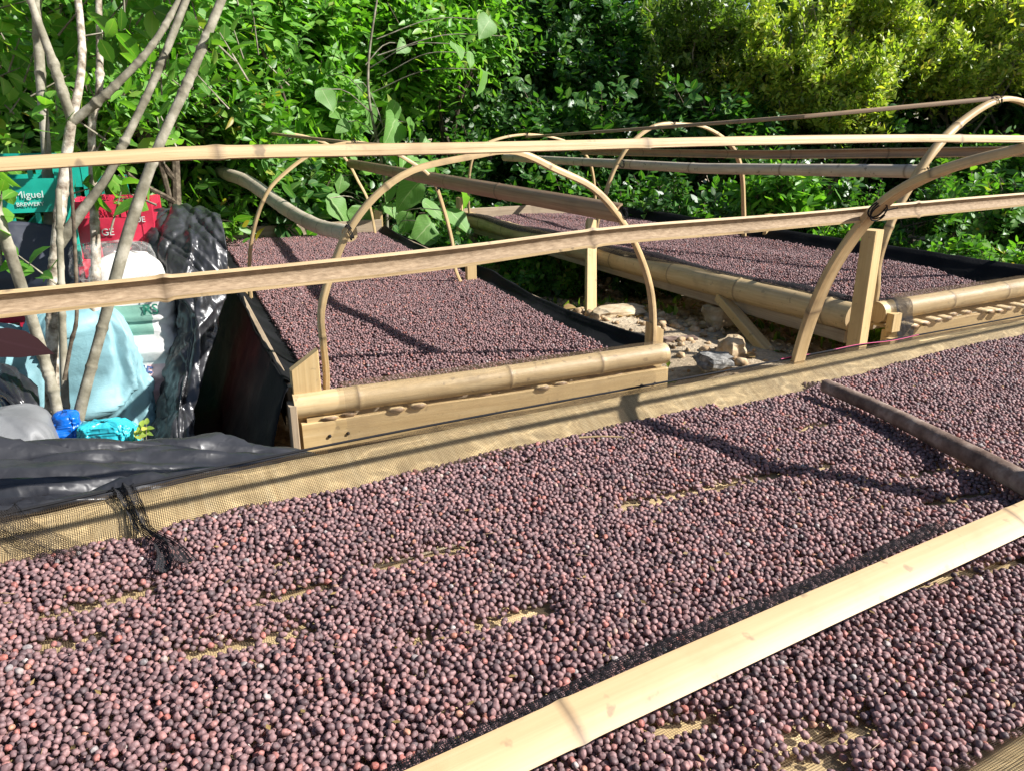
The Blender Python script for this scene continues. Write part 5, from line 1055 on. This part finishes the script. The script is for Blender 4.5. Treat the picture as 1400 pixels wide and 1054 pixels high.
# ------------------------------------------------------------------ coffee cherries
def cherry_mesh(name, seed, nu=14, nv=9):
    V = []; R_ = Vector((seed * 5.3, seed * 2.1, 0)); el = (1.16, 1.08, 1.25, 1.12, 1.38, 1.02)[seed % 6]
    V.append((0, 0, el))
    for j in range(1, nv):
        th = math.pi * j / nv
        for i in range(nu):
            a = 2 * math.pi * i / nu; d_ = Vector((math.sin(th) * math.cos(a), math.sin(th) * math.sin(a), math.cos(th)))
            k = 1 + .22 * mnoise.noise(d_ * 1.2 + R_) + .11 * mnoise.noise(d_ * 3.2 + R_) - .10 * max(0, 1 - 5 * abs(mnoise.noise(d_ * 1.9 + R_ * 2)))
            k -= .07 * max(0, math.cos(a * (4 + seed % 3) + seed)) * math.sin(th)      # dried ribs
            x, y, z = d_.x * k, d_.y * k * .93, d_.z * k * el
            if z > .8 * el: z = .8 * el + (z - .8 * el) * .3
            V.append((x, y, z))
    V[0] = (0, 0, V[1][2] - .03); V.append((0, 0, -el)); n_ = len(V) - 1
    F = [[0, 1 + i, 1 + (i + 1) % nu] for i in range(nu)]
    for j in range(nv - 2): F += [[1 + j * nu + i, 1 + (j + 1) * nu + i, 1 + (j + 1) * nu + (i + 1) % nu, 1 + j * nu + (i + 1) % nu] for i in range(nu)]
    F += [[n_, 1 + (nv - 2) * nu + (i + 1) % nu, 1 + (nv - 2) * nu + i] for i in range(nu)]
    me = bpy.data.meshes.new(name); s = .0037
    me.from_pydata([(x * s, y * s, z * s) for x, y, z in V], [], F); me.materials.append(M['cherry'])
    me.polygons.foreach_set('use_smooth', [True] * len(F)); me.update(); return me
CH = [cherry_mesh('coffee_cherry', k) for k in range(9)]
src = bpy.data.collections.new('cherry_shapes')
for k, me in enumerate(CH):
    src.objects.link(bpy.data.objects.new('cherry_shape', me))
ng = bpy.data.node_groups.new('spread_cherries', 'GeometryNodeTree')
ng.interface.new_socket('Geometry', in_out='INPUT', socket_type='NodeSocketGeometry'); ng.interface.new_socket('Geometry', in_out='OUTPUT', socket_type='NodeSocketGeometry')
gi = ng.nodes.new('NodeGroupInput'); go = ng.nodes.new('NodeGroupOutput'); ip = ng.nodes.new('GeometryNodeInstanceOnPoints'); ci = ng.nodes.new('GeometryNodeCollectionInfo')
ci.inputs['Collection'].default_value = src; ci.inputs['Separate Children'].default_value = True; ci.inputs['Reset Children'].default_value = True
def na(nm, ty): n_ = ng.nodes.new('GeometryNodeInputNamedAttribute'); n_.data_type = ty; n_.inputs['Name'].default_value = nm; return n_.outputs['Attribute']
e2r = ng.nodes.new('FunctionNodeEulerToRotation')
ng.links.new(gi.outputs[0], ip.inputs['Points']); ng.links.new(ci.outputs[0], ip.inputs['Instance']); ip.inputs['Pick Instance'].default_value = True
ng.links.new(na('rot', 'FLOAT_VECTOR'), e2r.inputs[0]); ng.links.new(e2r.outputs[0], ip.inputs['Rotation']); ng.links.new(na('scl', 'FLOAT'), ip.inputs['Scale']); ng.links.new(na('vid', 'INT'), ip.inputs['Instance Index'])
ng.links.new(ip.outputs[0], go.inputs[0])

def deposit(xr, yr, floor, thick, n, seed, inside, d=.0069, tries=2, base=None):
    """drop cherries one by one: each comes to rest on its neighbours; none above floor + thick(x, y)."""
    rd = random.Random(seed); cells = {}; out = []; d2 = d * d; r = d / 2; sq = math.sqrt
    for _ in range(n):
        best = None
        x0 = rd.uniform(*xr); y0 = rd.uniform(*yr)
        if not inside(x0, y0): continue
        for t in range(tries):
            x = x0 + rd.uniform(-.006, .006) if t else x0; y = y0 + rd.uniform(-.006, .006) if t else y0
            cx_, cy_ = int(x // d), int(y // d); z = r
            for ix in (cx_ - 1, cx_, cx_ + 1):
                for iy in (cy_ - 1, cy_, cy_ + 1):
                    for (qx, qy, qz) in cells.get((ix, iy), ()):
                        q = (qx - x) ** 2 + (qy - y) ** 2
                        if q < d2:
                            zz = qz + sq(d2 - q)
                            if zz > z: z = zz
            if best is None or z < best[2]: best = (x, y, z)
        x, y, z = best
        if z > thick(x, y): continue
        cells.setdefault((int(x // d), int(y // d)), []).append(best); out.append(best)
    P = np.array(out); P[:, 2] += floor if not callable(floor) else np.array([floor(x, y) for x, y, _ in out]); return P
def cherry_attrs(P, seed):
    R_ = np.random.default_rng(seed); n_ = len(P)
    rot = np.stack([R_.normal(math.pi / 2, .5, n_), R_.normal(0, .5, n_), R_.uniform(0, 6.28, n_)], 1)
    return rot, np.clip(R_.normal(1.0, .12, n_), .7, 1.3), R_.integers(0, 9, n_)
def cherry_layer(P, rot, scl, vid, label):
    me = bpy.data.meshes.new('coffee_cherry_layer'); org = P.mean(0); org[2] = P[:, 2].min()
    me.from_pydata((P - org).tolist(), [], [])
    a = me.attributes.new('rot', 'FLOAT_VECTOR', 'POINT'); a.data.foreach_set('vector', rot.astype(np.float32).ravel())
    a = me.attributes.new('scl', 'FLOAT', 'POINT'); a.data.foreach_set('value', scl.astype(np.float32))
    a = me.attributes.new('vid', 'INT', 'POINT'); a.data.foreach_set('value', vid.astype(np.int32))
    me.materials.append(M['cherry'])
    o = bpy.data.objects.new('coffee_cherry_layer', me); COL.objects.link(o); o.location = org
    md_ = o.modifiers.new('spread', 'NODES'); md_.node_group = ng
    return tag(o, label, 'coffee cherries', kind='stuff')

# bed 1: raked layer with bare streaks of net
bare = []
for (xa, ya, xb, yb, w) in [(850, 692, 940, 672, .013), (940, 672, 1062, 648, .012), (520, 773, 640, 747, .010), (660, 852, 745, 832, .010), (360, 818, 440, 800, .012), (262, 893, 420, 862, .009), (375, 770, 412, 764, .008), (70, 838, 205, 808, .012), (60, 885, 130, 868, .010),
        (1085, 588, 1125, 578, .012), (1235, 652, 1285, 640, .010), (1270, 690, 1345, 672, .009), (1225, 805, 1395, 765, .009), (1080, 1010, 1180, 998, .009), (905, 1000, 970, 985, .008), (1140, 1040, 1080, 1050, .009), (1120, 642, 1140, 634, .008), (690, 640, 720, 632, .006), (560, 880, 590, 870, .006), (1290, 480 + 160, 1330, 640, .01)]:
    bare.append((atz(xa, ya, Z1 + .008), atz(xb, yb, Z1 + .008), w))
BA = [(a[0], a[1], b_[0], b_[1], w) for a, b_, w in bare]
branch_seg = (bp_[0][0], bp_[0][1], bp_[-1][0], bp_[-1][1])
def segd(x, y, x0, y0, x1, y1):
    dx, dy = x1 - x0, y1 - y0; t = ((x - x0) * dx + (y - y0) * dy) / (dx * dx + dy * dy + 1e-12); t = 0 if t < 0 else 1 if t > 1 else t
    return math.hypot(x - x0 - dx * t, y - y0 - dy * t)
def far_edge(x): return 1.132 + .018 * mnoise.noise(Vector((x * 4.2, 1, 0))) + .010 * mnoise.noise(Vector((x * 13, 4, 0))) - (.035 if 1.12 < x < 1.42 else 0) - .03 * max(0, min(1, (x - 1.42) * 6)) * max(0, min(1, (1.75 - x) * 6)) - .02 * math.exp(-((x - .03) / .03) ** 2)
def in1(x, y): return YN + .010 + .01 * mnoise.noise(Vector((x * 6, 9, 0))) < y < far_edge(x)
def th1(x, y):
    nz = mnoise.noise(Vector((x * 3.0, y * 11.0, 3)))
    t = .0165 + .0070 * nz + .004 * mnoise.noise(Vector((x * 14, y * 22, 5)))
    for s in BA:
        if abs(x - s[0]) < .3 and abs(y - s[1]) < .3:
            q = segd(x, y, s[0], s[1], s[2], s[3]) / (s[4] * 1.22 * (1 + .5 * mnoise.noise(Vector((x * 40, y * 40, 0)))))
            if q < 1: return .0088 if mnoise.noise(Vector((x * 95, y * 95, 1))) > .36 else 0
            if q < 3.2: t = min(t, .0075 + .0045 * (q - 1))
    q = segd(x, y, *branch_seg)
    if q < .03: t = min(t, .011 + q * .2)
    if far_edge(x) - y < .03: t = min(t, .010 + (far_edge(x) - y) * .5)
    return t
P1 = deposit((-.75, 2.8), (YN, 1.16), Z1 + .002, th1, 420000, 5, in1)
rot, scl, vid = cherry_attrs(P1, 1)
px, py, pz = project(P1)
vis = (px > 2) & (px < 1398) & (py > 0) & (py < 1052)
# leave out those that lie buried or under the slat
top = P1[:, 2] > Z1 + .010
cand = np.where(vis & top & ((py - (1054 + (px - 560) * -.4214) < -45) | (py - (1054 + (px - 560) * -.4214) > 60)))[0]
near_ids = cand[np.argsort(pz[cand])[:300]]
m_ = np.ones(len(P1), bool); m_[near_ids] = False
cherry_layer(P1[m_], rot[m_], scl[m_], vid[m_], 'thick spread of dried purple-brown coffee cherries covering the foreground bed')
for i in near_ids:
    o = bpy.data.objects.new('coffee_cherry', CH[vid[i]]); COL.objects.link(o)
    o.location = P1[i]; o.rotation_euler = rot[i]; o.scale = (scl[i],) * 3
    tag(o, 'single dried purple-brown coffee cherry near the front edge of the foreground bed', 'coffee cherry', 'coffee cherries at the front of the foreground bed')
# bed 2 and bed 3
def loc2(x, y): q = np.array([x, y, 0]) - O2; return q @ U2, q @ V2
u2x, u2y, v2x, v2y = U2[0], U2[1], V2[0], V2[1]
def mk_in(O, U, V, f):
    ox, oy, ux, uy, vx, vy = O[0], O[1], U[0], U[1], V[0], V[1]
    def inside(x, y): dx, dy = x - ox, y - oy; return f(dx * ux + dy * uy, dx * vx + dy * vy)
    return inside
def f2(u, v):
    if not (.075 < v < L2 - .03): return False
    if v < .16 and u > .3 and v < .08 + .09 * (u - .3): return False
    r_ = W2 - .018 - .03 * sag(v) - (.07 * (1 - v / .9) if v < .9 else 0) + .012 * mnoise.noise(Vector((v * 7, 2, 0)))
    return .055 + .012 * mnoise.noise(Vector((v * 6, 0, 0))) < u < r_
c_ = [w2(0, 0, 0), w2(W2, 0, 0), w2(0, L2, 0), w2(W2, L2, 0)]; xr = (min(p[0] for p in c_), max(p[0] for p in c_)); yr = (min(p[1] for p in c_), max(p[1] for p in c_))
P2 = deposit(xr, yr, O2[2] - .042, lambda x, y: .022 + .008 * mnoise.noise(Vector((x * 5, y * 3, 8))), 190000, 6, mk_in(O2, U2, V2, f2), d=.0077, tries=1)
rot, scl, vid = cherry_attrs(P2, 2); cherry_layer(P2, rot, scl * 1.06, vid, 'even spread of dried coffee cherries on the long left rear bed')
def f3(u, v):
    if not (.08 < v < L3 - .02): return False
    r_ = W3 - .05 - (.30 * (1 - v / .55) if v < .55 else 0) + .015 * mnoise.noise(Vector((v * 6, 5, 0)))
    return .07 < u < r_
c_ = [w3(0, 0, 0), w3(W3, 0, 0), w3(0, L3, 0), w3(W3, L3, 0)]; xr = (min(p[0] for p in c_), max(p[0] for p in c_)); yr = (min(p[1] for p in c_), max(p[1] for p in c_))
P3 = deposit(xr, yr, O3[2] - .056, lambda x, y: .036 + .014 * mnoise.noise(Vector((x * 4, y * 2.4, 1))), 190000, 8, mk_in(O3, U3, V3, f3), d=.0084, tries=1)
rot, scl, vid = cherry_attrs(P3, 3); cherry_layer(P3, rot, scl * 1.12, vid, 'spread of dried coffee cherries heaped on the right rear bed')

# stalks and husk flakes among the cherries of bed 1
R = np.random.default_rng(91); ii = R.choice(np.where(P1[:, 2] > Z1 + .012)[0], 700, replace=False)
hp = P1[ii] + np.array([0, 0, .0042]); hs = R.uniform(.005, .011, len(ii))
V, F, UV = leaves_geo(hp, R.normal(0, 1, hp.shape) * (1, 1, .25), R.normal(0, .5, hp.shape) + (0, 0, 1), hs, 'small', R)
tag(npmesh('husk_flakes', V, F, M['leaf_dry'], None, UV), 'dry husk flakes and skins scattered among the foreground cherries', 'husks', kind='stuff')
ii = R.choice(np.where(P1[:, 2] > Z1 + .012)[0], 260, replace=False); p0 = P1[ii] + np.array([0, 0, .0035]); dr = unit(R.normal(0, 1, p0.shape) * (1, 1, .3)); ln = R.uniform(.006, .018, (len(ii), 1))
sv, sf = segs_geo(p0, p0 + dr * ln, np.full(len(ii), .0007), np.full(len(ii), .0005))
tag(npmesh('cherry_stalks', sv, sf, M['bamboo_brown'], None, np.zeros((len(sf), 4, 2))), 'tiny dry stalks scattered among the foreground cherries', 'stalks', kind='stuff')
